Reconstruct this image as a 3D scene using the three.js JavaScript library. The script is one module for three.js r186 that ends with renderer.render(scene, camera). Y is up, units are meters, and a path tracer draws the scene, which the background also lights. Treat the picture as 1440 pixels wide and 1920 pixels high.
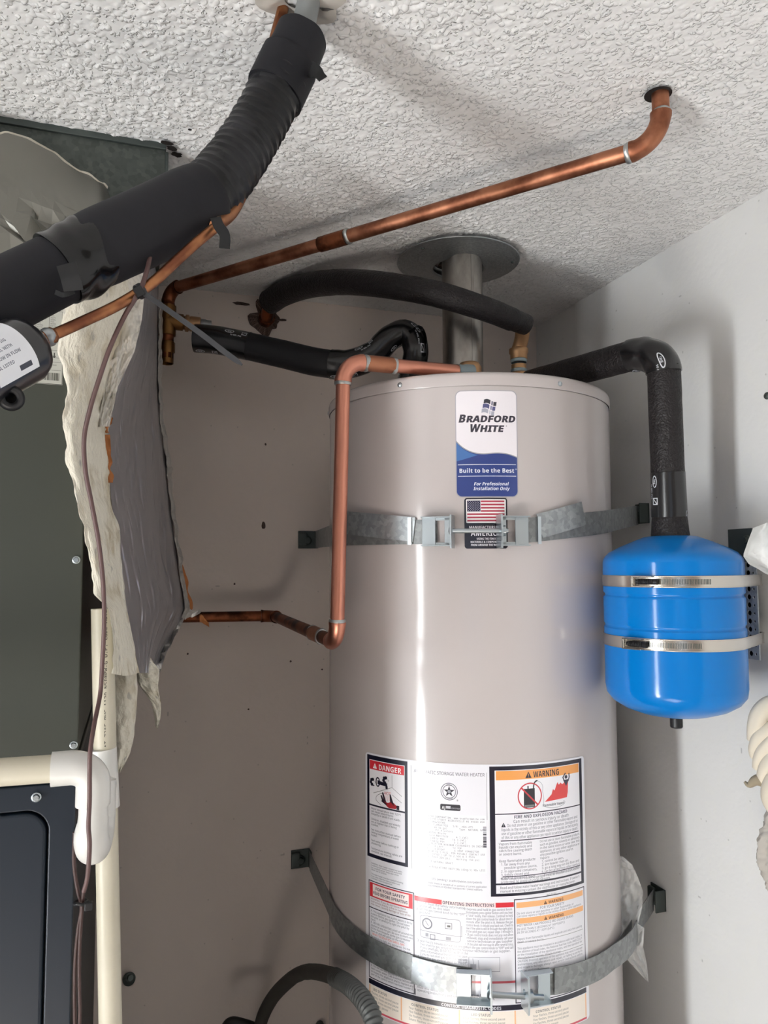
import * as THREE from 'three';
import { mergeGeometries } from 'three/addons/utils/BufferGeometryUtils.js';
import { RoundedBoxGeometry } from 'three/addons/geometries/RoundedBoxGeometry.js';
import { RectAreaLightUniformsLib } from 'three/addons/lights/RectAreaLightUniformsLib.js';

// ------------------------------------------------------------------ camera, light, exposure
const scene = new THREE.Scene();
scene.background = new THREE.Color(0.55, 0.68, 0.85);
const EYE = 1.75, FOCAL = 1405.4, PITCH = 0.0704, YAW = 0.3216, ROLL = -0.0036;
const camera = new THREE.PerspectiveCamera(2 * Math.atan(960 / FOCAL) * 180 / Math.PI, 1440 / 1920, 0.02, 30);
camera.position.set(0, EYE, 0);
camera.rotation.order = 'YXZ';
camera.rotation.set(PITCH, -YAW, ROLL);
camera.updateMatrixWorld(true);
scene.add(camera);
const renderer = new THREE.WebGLRenderer({ antialias: true });
renderer.toneMapping = THREE.LinearToneMapping;
renderer.toneMappingExposure = 1.0;
renderer.shadowMap.enabled = true;
RectAreaLightUniformsLib.init();
// daylight through the tall frosted panes of the narrow door in the left wall
const DOOR = { x: -2.2, z: 0.27, w: 0.26 };
const PANES = [[0.06, 0.98, 80], [1.06, 2.0, 26]];   // bottom, top, intensity
for (const [y0, y1, power] of PANES) {
  const l = new THREE.RectAreaLight(new THREE.Color(0.95, 0.985, 1.0), power, DOOR.w, y1 - y0);
  l.position.set(DOOR.x + 0.03, (y0 + y1) / 2, DOOR.z);
  l.rotation.y = -Math.PI / 2;
  scene.add(l);
}

// sunlight through the window behind the photographer falls on the pale floor and is thrown back up
const sun = new THREE.DirectionalLight(new THREE.Color(1.0, 0.97, 0.94), 135);
sun.position.set(-0.85, 3, 3.2); sun.target.position.set(-0.7, 0, 0.45);
sun.shadow.mapSize.set(2048, 2048); Object.assign(sun.shadow.camera, { left: -3, right: 3, top: 3, bottom: -3, near: 0.1, far: 9 });
scene.add(sun, sun.target);

// ------------------------------------------------------------------ helpers
const V = (x, y, z) => new THREE.Vector3(x, y, z);
const { lerp, clamp, smoothstep } = THREE.MathUtils;
const hash = (x, y, z) => { let h = Math.imul(x | 0, 374761393) ^ Math.imul(y | 0, 668265263) ^ Math.imul(z | 0, 2147483647 - 1640531527); h = Math.imul(h ^ (h >>> 13), 1274126177); h ^= h >>> 16; return ((h >>> 0) % 1000003) / 1000003; };
function noise(x, y = 0, z = 0) {
  const ix = Math.floor(x), iy = Math.floor(y), iz = Math.floor(z), fx = x - ix, fy = y - iy, fz = z - iz;
  const s = (t) => t * t * (3 - 2 * t), a = s(fx), b = s(fy), c = s(fz);
  const h = (i, j, k) => hash(ix + i, iy + j, iz + k);
  return lerp(lerp(lerp(h(0, 0, 0), h(1, 0, 0), a), lerp(h(0, 1, 0), h(1, 1, 0), a), b), lerp(lerp(h(0, 0, 1), h(1, 0, 1), a), lerp(h(0, 1, 1), h(1, 1, 1), a), b), c) * 2 - 1;
}
const fbm = (x, y = 0, z = 0, o = 4) => { let s = 0, a = 0.5, f = 1; for (let i = 0; i < o; i++) { s += a * noise(x * f, y * f, z * f + i * 17.3); a *= 0.5; f *= 2.03; } return s; };
let seed = 7;
const rnd = () => { seed = (seed + 0x6d2b79f5) | 0; let t = Math.imul(seed ^ (seed >>> 15), 1 | seed); t = (t + Math.imul(t ^ (t >>> 7), 61 | t)) ^ t; return ((t ^ (t >>> 14)) >>> 0) / 4294967296; };

// measuring: a sight line through a point of the photograph, met with a depth or a plane of the room
const FW = V(0, 0, -1).applyQuaternion(camera.quaternion), RT = V(1, 0, 0).applyQuaternion(camera.quaternion), UP = V(0, 1, 0).applyQuaternion(camera.quaternion);
const ray = (x, y) => FW.clone().addScaledVector(RT, (x - 720) / FOCAL).addScaledVector(UP, (960 - y) / FOCAL);
const O = V(0, EYE, 0);
const pd = (x, y, d) => O.clone().addScaledVector(ray(x, y), d);
const pz = (x, y, z) => { const r = ray(x, y); return O.clone().addScaledVector(r, z / r.z); };
const pX = (x, y, v) => { const r = ray(x, y); return O.clone().addScaledVector(r, v / r.x); };
const pY = (x, y, v) => { const r = ray(x, y); return O.clone().addScaledVector(r, (v - EYE) / r.y); };

const names = new Map();
function numbered(name) { const n = names.get(name) ?? 0; names.set(name, n + 1); return n ? name + '_' + String(n).padStart(3, '0') : name; }
function tag(o, label, category, group) { o.userData.label = label; if (category) o.userData.category = category; if (group) o.userData.group = group; return o; }
function thing(name, label, category, at = V(0, 0, 0), group) { const o = new THREE.Group(); o.name = numbered(name); o.position.copy(at); scene.add(o); return tag(o, label, category, group); }
// part(): geometry in world coordinates, hung under its thing whatever the thing's place and turn
function part(name, geo, mat, parent) {
  const m = new THREE.Mesh(Array.isArray(geo) ? join(geo) : geo, mat); m.name = name;
  if (parent) { parent.updateWorldMatrix(true, false); m.geometry = m.geometry.clone().applyMatrix4(parent.matrixWorld.clone().invert()); parent.add(m); }
  return m;
}
function solo(name, geo, mat, label, category, group) { const m = part(numbered(name), geo, mat); scene.add(m); return tag(m, label, category, group); }
function struct(name, geo, mat, parent) { const m = part(name, geo, mat, parent); if (!parent) { m.userData.kind = 'structure'; scene.add(m); } return m; }
function join(list) {
  return mergeGeometries(list.map((g) => { const n = g.index ? g.toNonIndexed() : g.clone(); for (const k of Object.keys(n.attributes)) if (!['position', 'normal', 'uv'].includes(k)) n.deleteAttribute(k); return n; }));
}
function grid(nu, nv, fn, closeU = false) {
  const p = [], t = [], ix = [];
  for (let j = 0; j <= nv; j++) for (let i = 0; i <= nu; i++) { const q = fn(i / nu, j / nv); p.push(q[0].x, q[0].y, q[0].z); t.push(q[1], q[2]); }
  for (let j = 0; j < nv; j++) for (let i = 0; i < nu; i++) { const a = j * (nu + 1) + i, b = a + 1, c = a + nu + 1, d = c + 1; ix.push(a, b, d, a, d, c); }
  const g = new THREE.BufferGeometry();
  g.setAttribute('position', new THREE.Float32BufferAttribute(p, 3)); g.setAttribute('uv', new THREE.Float32BufferAttribute(t, 2)); g.setIndex(ix); g.computeVertexNormals();
  if (closeU) {
    const n = g.attributes.normal;
    for (let j = 0; j <= nv; j++) { const a = j * (nu + 1), b = a + nu, v = V(n.getX(a) + n.getX(b), n.getY(a) + n.getY(b), n.getZ(a) + n.getZ(b)).normalize(); n.setXYZ(a, v.x, v.y, v.z); n.setXYZ(b, v.x, v.y, v.z); }
  }
  return g;
}
function fan(ring, flip) {
  const c = ring.reduce((s, v) => s.add(v), V(0, 0, 0)).divideScalar(ring.length), p = [], t = [];
  for (let i = 0; i < ring.length - 1; i++) { const a = ring[i], b = ring[i + 1]; for (const v of flip ? [c, b, a] : [c, a, b]) { p.push(v.x, v.y, v.z); t.push(v.x + v.z, v.y); } }
  const g = new THREE.BufferGeometry(); g.setAttribute('position', new THREE.Float32BufferAttribute(p, 3)); g.setAttribute('uv', new THREE.Float32BufferAttribute(t, 2)); g.computeVertexNormals(); return g;
}
function frames(pts) {
  const T = pts.map((p, i) => pts[Math.min(i + 1, pts.length - 1)].clone().sub(pts[Math.max(i - 1, 0)]).normalize());
  let n = Math.abs(T[0].y) < 0.9 ? V(0, 1, 0) : V(1, 0, 0); n.addScaledVector(T[0], -n.dot(T[0])).normalize();
  return T.map((t, i) => { if (i) { n = n.clone().applyQuaternion(new THREE.Quaternion().setFromUnitVectors(T[i - 1], t)); n.addScaledVector(t, -n.dot(t)).normalize(); } return { t, n, b: t.clone().cross(n) }; });
}
// a round pipe along points; r: number or (share along, angle, metres along) => radius
function sweep(pts, r, o = {}) {
  const { seg = 20, cap = true, loop = false } = o, F = frames(pts), L = [0];
  for (let i = 1; i < pts.length; i++) L.push(L[i - 1] + pts[i].distanceTo(pts[i - 1]));
  const len = L[L.length - 1] || 1, R = typeof r === 'number' ? () => r : r, N = pts.length - 1, base = R(0, 0, 0) || 0.01;
  const at = (i, k) => { const a = k / seg * 2 * Math.PI, q = R(L[i] / len, a === 2 * Math.PI ? 0 : a, L[i]); return pts[i].clone().addScaledVector(F[i].n, Math.cos(a) * q).addScaledVector(F[i].b, Math.sin(a) * q); };
  const g = grid(seg, N, (u, v) => { const i = Math.round(v * N), k = Math.round(u * seg); return [at(i, k), u * 2 * Math.PI * base, L[i]]; }, true);
  if (!cap || loop) return g;
  const ring = (i) => Array.from({ length: seg + 1 }, (_, k) => at(i, k));
  return join([g, fan(ring(0), true), fan(ring(N), false)]);
}
const curve = (pts, n = 60, tension = 0.5) => new THREE.CatmullRomCurve3(pts, false, 'centripetal', tension).getSpacedPoints(n);
const line = (a, b, n = 1) => Array.from({ length: n + 1 }, (_, i) => a.clone().lerp(b, i / n));
// quarter bend from a to b round the corner c
function bend(a, c, b, n = 12) { return new THREE.QuadraticBezierCurve3(a, a.clone().lerp(c, 0.9), b).getPoints(0) && new THREE.CubicBezierCurve3(a, a.clone().lerp(c, 0.56), b.clone().lerp(c, 0.56), b).getPoints(n); }
const toward = (a, b, d) => a.clone().add(b.clone().sub(a).setLength(d));
// flat strip with thickness; up = width direction, out = function giving the outward normal
function band(pts, w, th, up = V(0, 1, 0), o = {}) {
  const F = frames(pts), L = [0]; for (let i = 1; i < pts.length; i++) L.push(L[i - 1] + pts[i].distanceTo(pts[i - 1]));
  const N = pts.length - 1, W = typeof w === 'number' ? () => w : w;
  const cs = [[-0.5, -0.5], [0.5, -0.5], [0.5, 0.5], [-0.5, 0.5]];
  const at = (i, k) => { const u = up.clone().addScaledVector(F[i].t, -up.dot(F[i].t)).normalize(), n = F[i].t.clone().cross(u), h = W(L[i] / (L[N] || 1)), [a, b] = cs[k % 4]; return pts[i].clone().addScaledVector(u, a * h).addScaledVector(n, b * th); };
  const out = [];
  for (let k = 0; k < 4; k++) out.push(grid(1, N, (u, v) => { const i = Math.round(v * N); return [at(i, k + Math.round(u)), (k % 2 ? 0 : 1) * u * 0.04, L[i]]; }));
  if (!o.loop) { for (const [i, f] of [[0, true], [N, false]]) out.push(fan([0, 1, 2, 3, 4].map((k) => at(i, k)), f)); }
  return join(out);
}
const lathe = (prof, seg = 64) => new THREE.LatheGeometry(prof.map(([r, y]) => new THREE.Vector2(r, y)), seg);
const box = (x0, x1, y0, y1, z0, z1, r = 0) => { const g = r ? new RoundedBoxGeometry(x1 - x0, y1 - y0, z1 - z0, 2, r) : new THREE.BoxGeometry(x1 - x0, y1 - y0, z1 - z0); const u = g.attributes.uv, p = g.attributes.position, n = g.attributes.normal; for (let i = 0; i < u.count; i++) { const X = p.getX(i), Y = p.getY(i), Z = p.getZ(i), a = Math.abs(n.getX(i)), b = Math.abs(n.getY(i)), c = Math.abs(n.getZ(i)); if (a > b && a > c) u.setXY(i, Z, Y); else if (b > c) u.setXY(i, X, Z); else u.setXY(i, X, Y); } return g.translate((x0 + x1) / 2, (y0 + y1) / 2, (z0 + z1) / 2); };
const along = (g, a, b) => g.applyMatrix4(new THREE.Matrix4().compose(a, new THREE.Quaternion().setFromUnitVectors(V(0, 1, 0), b.clone().sub(a).normalize()), V(1, 1, 1)));
// turned profile [r, distance] set along the line a -> b
const turned = (prof, a, b, seg = 32) => along(lathe(prof, seg), a, b);
const hexNut = (r, h, a, b) => along(new THREE.CylinderGeometry(r, r, h, 6).translate(0, h / 2, 0), a, b);
function screwHead(at, n, r) { return join([turned([[0, r * 0.55], [r * 0.55, r * 0.5], [r * 0.9, r * 0.25], [r, 0], [r, -r * 0.2]].reverse(), at, at.clone().add(n), 20)]); }
function hexScrew(at, n, r) { return join([turned([[r * 1.55, -0.0005], [r * 1.55, r * 0.25], [r * 1.1, r * 0.4]], at, at.clone().add(n), 20), hexNut(r, r * 1.3, at, at.clone().add(n))]); }

// ------------------------------------------------------------------ materials
function dataTex(n, fn, srgb = false, rep = 1) {
  const d = new Uint8Array(n * n * 4);
  for (let j = 0; j < n; j++) for (let i = 0; i < n; i++) { const v = fn(i / n, j / n, i, j), k = (j * n + i) * 4; if (typeof v === 'number') d[k] = d[k + 1] = d[k + 2] = clamp(v, 0, 1) * 255; else for (let c = 0; c < 3; c++) d[k + c] = clamp(v[c], 0, 1) * 255; d[k + 3] = 255; }
  const t = new THREE.DataTexture(d, n, n); t.wrapS = t.wrapT = THREE.RepeatWrapping; t.magFilter = THREE.LinearFilter; t.minFilter = THREE.LinearFilter; if (srgb) t.colorSpace = THREE.SRGBColorSpace; t.repeat.set(rep, rep); t.needsUpdate = true; return t;
}
// noise that repeats without a seam
const tileNoise = (u, v, f, s = 0) => { const h = (i, j) => hash(((i % f) + f) % f, ((j % f) + f) % f, s), x = u * f, y = v * f, i = Math.floor(x), j = Math.floor(y), a = x - i, b = y - j, q = (t) => t * t * (3 - 2 * t); return lerp(lerp(h(i, j), h(i + 1, j), q(a)), lerp(h(i, j + 1), h(i + 1, j + 1), q(a)), q(b)); };
const tileFbm = (u, v, f, o = 4, s = 0) => { let t = 0, a = 0.5, m = 0; for (let i = 0; i < o; i++) { t += a * tileNoise(u, v, f << i, s + i); m += a; a *= 0.55; } return t / m; };
const mix3 = (a, b, t) => a.map((v, i) => lerp(v, b[i], t));
const rgb = (h) => [(h >> 16 & 255) / 255, (h >> 8 & 255) / 255, (h & 255) / 255];
const std = (o) => new THREE.MeshStandardMaterial(o), phy = (o) => new THREE.MeshPhysicalMaterial(o);

const nFine = dataTex(256, (u, v) => tileFbm(u, v, 16, 4));
const nSoft = dataTex(256, (u, v) => tileFbm(u, v, 6, 4, 9));
const bumpWall = dataTex(512, (u, v) => tileFbm(u, v, 48, 3, 3) * 0.7 + tileFbm(u, v, 12, 2, 5) * 0.3, false, 2.2);
const mapWall = dataTex(512, (u, v) => { const s = tileFbm(u, v, 5, 5, 21), k = tileNoise(u, v, 150, 8) > 0.985 ? 0.8 : 1; return mix3([0.865, 0.865, 0.86], [0.9, 0.9, 0.895], s).map((c) => c * k); }, true, 0.9);
const M = {};
M.wall = std({ map: mapWall, bumpMap: bumpWall, bumpScale: 0.0006, roughness: 0.62 });
M.wallBack = std({ map: mapWall, color: 0xf6e8e0, bumpMap: bumpWall, bumpScale: 0.0006, roughness: 0.62 });
M.wallFar = std({ color: 0x8f847a, roughness: 0.9 });
M.floor = std({ color: 0x9a9590, roughness: 0.85, bumpMap: nSoft, bumpScale: 0.001 });
const granules = (() => { // sprayed granules: raised flecks and pin holes, 0.36 m to the tile
  const n = 1024, f = new Float32Array(n * n).fill(0.4), put = (x, y, rx, ry, a, k) => { const R = Math.ceil(Math.max(rx, ry)), c = Math.cos(a), s = Math.sin(a); for (let j = -R; j <= R; j++) for (let i = -R; i <= R; i++) { const u = (i * c + j * s) / rx, v = (j * c - i * s) / ry, d = u * u + v * v; if (d < 1) { const q = ((((y + j) | 0) + n) % n) * n + ((((x + i) | 0) + n) % n), w = Math.sqrt(1 - d); f[q] = k > 0 ? Math.max(f[q], 0.4 + k * w) : Math.min(f[q], 0.4 + k * w); } } };
  let q = 11; const r = () => hash(q++, 77, 5);
  for (let k = 0; k < 2600; k++) { const s = 3 + 9 * r() ** 2; put(r() * n, r() * n, s * (1 + r()), s, r() * 3.14, 0.25 + 0.35 * r()); }
  for (let k = 0; k < 700; k++) put(r() * n, r() * n, 2 + 4 * r(), 2 + 2.5 * r(), r() * 3.14, -0.4);
  return dataTex(n, (u, v, x, y) => f[y * n + x] * 0.85 + 0.15 * tileFbm(u, v, 40, 2, 12), false, 2.8);
})();
M.ceiling = std({ map: dataTex(512, (u, v) => mix3([0.865, 0.86, 0.855], [0.92, 0.915, 0.91], tileFbm(u, v, 9, 5, 33)), true, 1.3), bumpMap: granules, bumpScale: 0.0038, roughness: 0.95 });
M.enamel = phy({ color: 0xc2b9b7, roughness: 0.42, clearcoat: 0.85, clearcoatRoughness: 0.12, bumpMap: nFine, bumpScale: 0.00003 });
M.copperNew = std({ color: 0xd5917b, metalness: 1, roughnessMap: dataTex(256, (u, v) => 0.5 + 0.5 * tileFbm(u, v, 8, 4, 40)), roughness: 0.5, bumpMap: nFine, bumpScale: 0.00008 });
const copperMap = dataTex(256, (u, v) => mix3(rgb(0xb37a5e), rgb(0x80503c), smoothstep(tileFbm(u, v, 5, 5, 50), 0.35, 0.75)), true, 6);
M.copper = std({ map: copperMap, metalness: 1, roughness: 0.46, bumpMap: nFine, bumpScale: 0.0001 });
M.copperDark = std({ map: dataTex(256, (u, v) => mix3(rgb(0x8a5238), rgb(0x3b2218), smoothstep(tileFbm(u, v, 5, 5, 52), 0.35, 0.7)), true, 6), metalness: 1, roughness: 0.48 });
M.copperLine = std({ map: dataTex(256, (u, v) => mix3(rgb(0xb07a54), rgb(0x784b38), smoothstep(tileFbm(u, v, 4, 4, 54), 0.35, 0.7)), true, 9), metalness: 1, roughness: 0.42 });
M.solder = std({ color: 0xb9bcbb, metalness: 1, roughness: 0.38, bumpMap: nSoft, bumpScale: 0.0008 });
M.brass = std({ color: 0xb58f6a, metalness: 0.9, roughness: 0.48, bumpMap: nFine, bumpScale: 0.0002 });
M.brassDark = std({ color: 0x7d5a36, metalness: 1, roughness: 0.45, bumpMap: nFine, bumpScale: 0.0002 });
M.dielectric = std({ color: 0x8b989c, roughness: 0.5, metalness: 0.5 });
const galvMap = dataTex(512, (u, v) => { let b = 9, id = 0; const n = 28, x = u * n, y = v * n, ix = Math.floor(x), iy = Math.floor(y); for (let j = -1; j <= 1; j++) for (let i = -1; i <= 1; i++) { const cx = ix + i, cy = iy + j, wx = ((cx % n) + n) % n, wy = ((cy % n) + n) % n, d = Math.hypot(cx + hash(wx, wy, 1) - x, cy + hash(wx, wy, 2) - y); if (d < b) { b = d; id = hash(wx, wy, 3); } } return mix3(rgb(0x8f9395), rgb(0xb4b8ba), id * 0.7 + 0.3 * tileFbm(u, v, 8, 3, 4)); }, true, 6);
M.galv = std({ map: galvMap, metalness: 0.8, roughness: 0.38 });
M.galvDull = std({ map: galvMap, color: 0xe4e2e0, metalness: 0.6, roughness: 0.48 });
M.plenum = std({ map: galvMap, color: 0x8f938c, metalness: 0.7, roughness: 0.5 });
M.vent = std({ map: dataTex(256, (u, v) => mix3(rgb(0x8d8984), rgb(0xb5b0aa), tileFbm(u, v, 5, 5, 70)), true, 4), metalness: 0.95, roughness: 0.34 });
M.zinc = std({ color: 0xc3ccd1, metalness: 1, roughness: 0.3, bumpMap: nSoft, bumpScale: 0.0002 });
M.steelDark = std({ color: 0x5a615f, metalness: 0.8, roughness: 0.5 });
M.stainless = std({ color: 0xcfc9c0, metalness: 1, roughness: 0.24 });
M.blackPlastic = std({ color: 0x151518, roughness: 0.4 });
const bumpFoam = dataTex(512, (u, v) => { const a = tileFbm(u, v, 40, 3, 80), b = tileNoise(u, v, 90, 81); return a * 0.65 + b * 0.35; }, false, 7);
M.foam = phy({ specularIntensity: 0.7, color: 0x1d191a, roughness: 0.46, bumpMap: bumpFoam, bumpScale: 0.0022 });
M.foamSmooth = phy({ specularIntensity: 0.7, color: 0x17171a, roughness: 0.5, bumpMap: dataTex(256, (u, v) => tileFbm(u, v, 20, 4, 82), false, 5), bumpScale: 0.0006 });
M.lineFoam = phy({ specularIntensity: 0.4, map: dataTex(256, (u, v) => mix3(rgb(0x1a1a1e), rgb(0x2a2a2e), tileFbm(u, v, 4, 5, 83)), true, 3), roughness: 0.62, bumpMap: nFine, bumpScale: 0.0002 });
M.vinyl = phy({ color: 0x08080a, specularIntensity: 0.6, roughness: 0.26, clearcoat: 0.3, clearcoatRoughness: 0.08 });
M.vinylMatt = phy({ map: dataTex(256, (u, v) => mix3(rgb(0x0b0b0e), rgb(0x1f1f23), smoothstep(tileFbm(u, v, 6, 5, 84), 0.35, 0.8)), true, 5), specularIntensity: 0.7, roughness: 0.34 });
function canvasTex(w, h, draw, o = {}) { const c = document.createElement('canvas'); c.width = w; c.height = h; const g = c.getContext('2d'); draw(g, w, h); const t = new THREE.CanvasTexture(c); t.colorSpace = THREE.SRGBColorSpace; if (o.wrap) t.wrapS = t.wrapT = THREE.RepeatWrapping; if (o.rep) t.repeat.set(...o.rep); return t; }
// black pipe-wrap tape printed with an oval mark, the gauge and a barred square
M.printTape = phy({ roughness: 0.26, clearcoat: 0.3, clearcoatRoughness: 0.25, bumpMap: nSoft, bumpScale: 0.0006, map: canvasTex(512, 512, (g) => {
  g.fillStyle = '#131315'; g.fillRect(0, 0, 512, 512); g.strokeStyle = g.fillStyle = '#c9ccd2'; g.lineWidth = 7;
  for (const [x, y] of [[120, 120], [376, 376]]) {
    g.save(); g.translate(x, y); g.rotate(-Math.PI / 2);
    g.beginPath(); g.ellipse(-70, 0, 40, 18, 0, 0, 7); g.stroke(); g.font = 'bold 24px sans-serif'; g.textAlign = 'center'; g.fillText('ipg', -70, 7);
    g.font = 'bold 21px sans-serif'; g.fillText('10 MIL PVC', 0, 46);
    g.strokeRect(50, -22, 44, 40); g.beginPath(); g.moveTo(54, 14); g.lineTo(90, -18); g.stroke(); g.restore();
  }
}, { wrap: true, rep: [9, 9] }) });
M.pvc = phy({ color: 0xd6d4cf, roughness: 0.34, clearcoat: 0.2, clearcoatRoughness: 0.3 });
M.pvcOld = std({ map: dataTex(256, (u, v) => mix3(rgb(0xbfb8a4), rgb(0xcdc6b4), tileFbm(u, v, 4, 4, 90)), true, 3), roughness: 0.42 });
M.fibre = std({ map: dataTex(512, (u, v) => mix3(mix3(rgb(0xd9d3c4), rgb(0xb7ab93), smoothstep(tileFbm(u, v, 7, 5, 91), 0.5, 0.85)), rgb(0x8d8a86), smoothstep(tileFbm(u, v, 11, 3, 95), 0.72, 0.82) * 0.5), true, 4), bumpMap: dataTex(512, (u, v) => tileFbm(u, v, 14, 6, 92), false, 8), bumpScale: 0.0022, roughness: 1 });
const bumpCrumple = dataTex(512, (u, v) => { const a = Math.abs(tileFbm(u, v, 6, 4, 93) - 0.5) * 2, b = Math.abs(tileFbm(u, v, 15, 3, 94) - 0.5) * 2; return a * 0.6 + b * 0.4; }, false, 4);
const bumpStreak = dataTex(512, (u, v) => { let s = 0.35 * tileFbm(u, v, 3, 3, 96); for (const [nu, nv, k] of [[3, 6, 1], [5, 11, 2]]) for (let di = -1; di <= 1; di++) for (let dj = -1; dj <= 1; dj++) { const x = u * nu, y = v * nv, i = Math.floor(x) + di, j = Math.floor(y) + dj, a = ((i % nu) + nu) % nu, b = ((j % nv) + nv) % nv; if (hash(a, b, 60 + k) < 0.3) continue; const dx = x - i - hash(a, b, 61 + k) - 0.25 * (y - j - 0.5) * (hash(a, b, 63 + k) - 0.5), dy = y - j - hash(a, b, 62 + k); s += 0.5 / k * Math.exp(-((dx / 0.10) ** 2)) * Math.exp(-((dy / 0.42) ** 2)); } return s; }, false, 4);
M.foil = std({ color: 0xb9b8bd, metalness: 0.8, roughness: 0.36, bumpMap: bumpStreak, bumpScale: 0.012 });
M.foilCrumple = std({ color: 0xc2bfba, metalness: 0.55, roughness: 0.4, bumpMap: bumpCrumple, bumpScale: 0.012 });
M.bracket = std({ map: galvMap, color: 0xffffff, metalness: 0.05, roughness: 0.6 });
M.tapeBack = std({ color: 0x0c0c0e, roughness: 0.7 });
M.foilFacet = std({ color: 0x8b8982, metalness: 0.8, roughness: 0.4, bumpMap: nSoft, bumpScale: 0.0015 });
M.paperFace = std({ color: 0xcac5bc, metalness: 0.35, roughness: 0.5, bumpMap: bumpCrumple, bumpScale: 0.008 });
M.kraft = std({ color: 0xa5683a, roughness: 0.85, bumpMap: nSoft, bumpScale: 0.002 });
M.cabinet = std({ color: 0x393c35, roughness: 0.5, bumpMap: nFine, bumpScale: 0.00008 });
M.navy = std({ color: 0x0d1a27, roughness: 0.42, bumpMap: nFine, bumpScale: 0.0002 });
M.navyTrim = std({ color: 0x0a121a, roughness: 0.5 });
M.blue = phy({ color: 0x0074c4, specularIntensity: 0.15, roughness: 0.34, clearcoat: 0.5, clearcoatRoughness: 0.13 });
M.wire = std({ color: 0x5b4240, roughness: 0.5 });
M.wireDark = std({ color: 0x3d2622, roughness: 0.5 });
M.tieGrey = std({ color: 0x2c2c2f, roughness: 0.5 });
M.cloth = std({ color: 0xd9cfbd, roughness: 0.95, bumpMap: nSoft, bumpScale: 0.003 });
M.plaster = std({ color: 0xb4aea6, roughness: 1, bumpMap: nSoft, bumpScale: 0.004 });
M.film = phy({ color: 0xf6f8f8, roughness: 0.5, transmission: 0.35, thickness: 0, side: THREE.DoubleSide, bumpMap: bumpCrumple, bumpScale: 0.004 });
M.hole = std({ color: 0x1c1410, roughness: 1 });
M.rust = std({ map: dataTex(256, (u, v) => mix3(rgb(0x2e1d15), rgb(0x85736a), smoothstep(tileFbm(u, v, 10, 5, 99), 0.3, 0.7)), true, 8), roughness: 1, bumpMap: nSoft, bumpScale: 0.006 });
M.glow = std({ color: 0x222222, roughness: 0.6, emissive: 0xffffff, emissiveIntensity: 1.0 });
M.pane = phy({ color: 0xffffff, transmission: 1, thickness: 0, roughness: 0.02 });
M.frame = std({ color: 0x57504a, roughness: 0.6 });

// ------------------------------------------------------------------ the room
const H = 2.367, ZB = -1.688, XR = 0.981, XL = DOOR.x, ZF = 2.0;
const scaleUv = (g) => { const p = g.attributes.position, n = g.attributes.normal, u = g.attributes.uv; for (let i = 0; i < u.count; i++) { const a = Math.abs(n.getX(i)), b = Math.abs(n.getY(i)), c = Math.abs(n.getZ(i)); if (a > b && a > c) u.setXY(i, p.getZ(i), p.getY(i)); else if (b > c) u.setXY(i, p.getX(i), p.getZ(i)); else u.setXY(i, p.getX(i), p.getY(i)); } return g; };
const slab = (...a) => scaleUv(box(...a));
struct('wall_back', slab(XL - 0.1, XR + 0.1, 0, H, ZB - 0.1, ZB), M.wallBack);
struct('wall_right', slab(XR, XR + 0.1, 0, H, ZB, ZF), M.wall);
{ // front wall behind the photographer with a window
  const a = -1.32, b = -0.2, y0 = 1.12, y1 = 2.12;
  struct('wall_front', [slab(XL - 0.1, a, 0, H, ZF, ZF + 0.1), slab(b, XR + 0.1, 0, H, ZF, ZF + 0.1), slab(a, b, 0, y0, ZF, ZF + 0.1), slab(a, b, y1, H, ZF, ZF + 0.1)], M.wallFar);
  const w = struct('window_1', [box(a, a + 0.04, y0, y1, ZF + 0.02, ZF + 0.06), box(b - 0.04, b, y0, y1, ZF + 0.02, ZF + 0.06), box(a + 0.04, b - 0.04, y0, y0 + 0.04, ZF + 0.02, ZF + 0.06), box(a + 0.04, b - 0.04, y1 - 0.04, y1, ZF + 0.02, ZF + 0.06)], M.frame);
  struct('pane', box(a + 0.04, b - 0.04, y0 + 0.04, y1 - 0.04, ZF + 0.038, ZF + 0.042), M.pane, w);
}
{ // left wall with the opening of the narrow glazed door
  const z0 = DOOR.z - DOOR.w / 2, z1 = DOOR.z + DOOR.w / 2, y1 = 2.02;
  struct('wall_left', [slab(XL - 0.1, XL, 0, H, ZB, z0), slab(XL - 0.1, XL, 0, H, z1, ZF), slab(XL - 0.1, XL, y1, H, z0, z1)], M.wallFar);
  const d = struct('door_1', [box(XL - 0.06, XL - 0.02, 0, 0.06, z0, z1), box(XL - 0.06, XL - 0.02, 0.98, 1.06, z0, z1), box(XL - 0.06, XL - 0.02, 2.0, y1, z0, z1)], M.frame);
  PANES.forEach(([a, b], i) => struct('pane', box(XL - 0.05, XL - 0.03, a, b, z0, z1), M.glow, d));
}
struct('floor', slab(XL - 0.1, XR + 0.1, -0.1, 0, ZB - 0.1, ZF + 0.1), M.floor);
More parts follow.
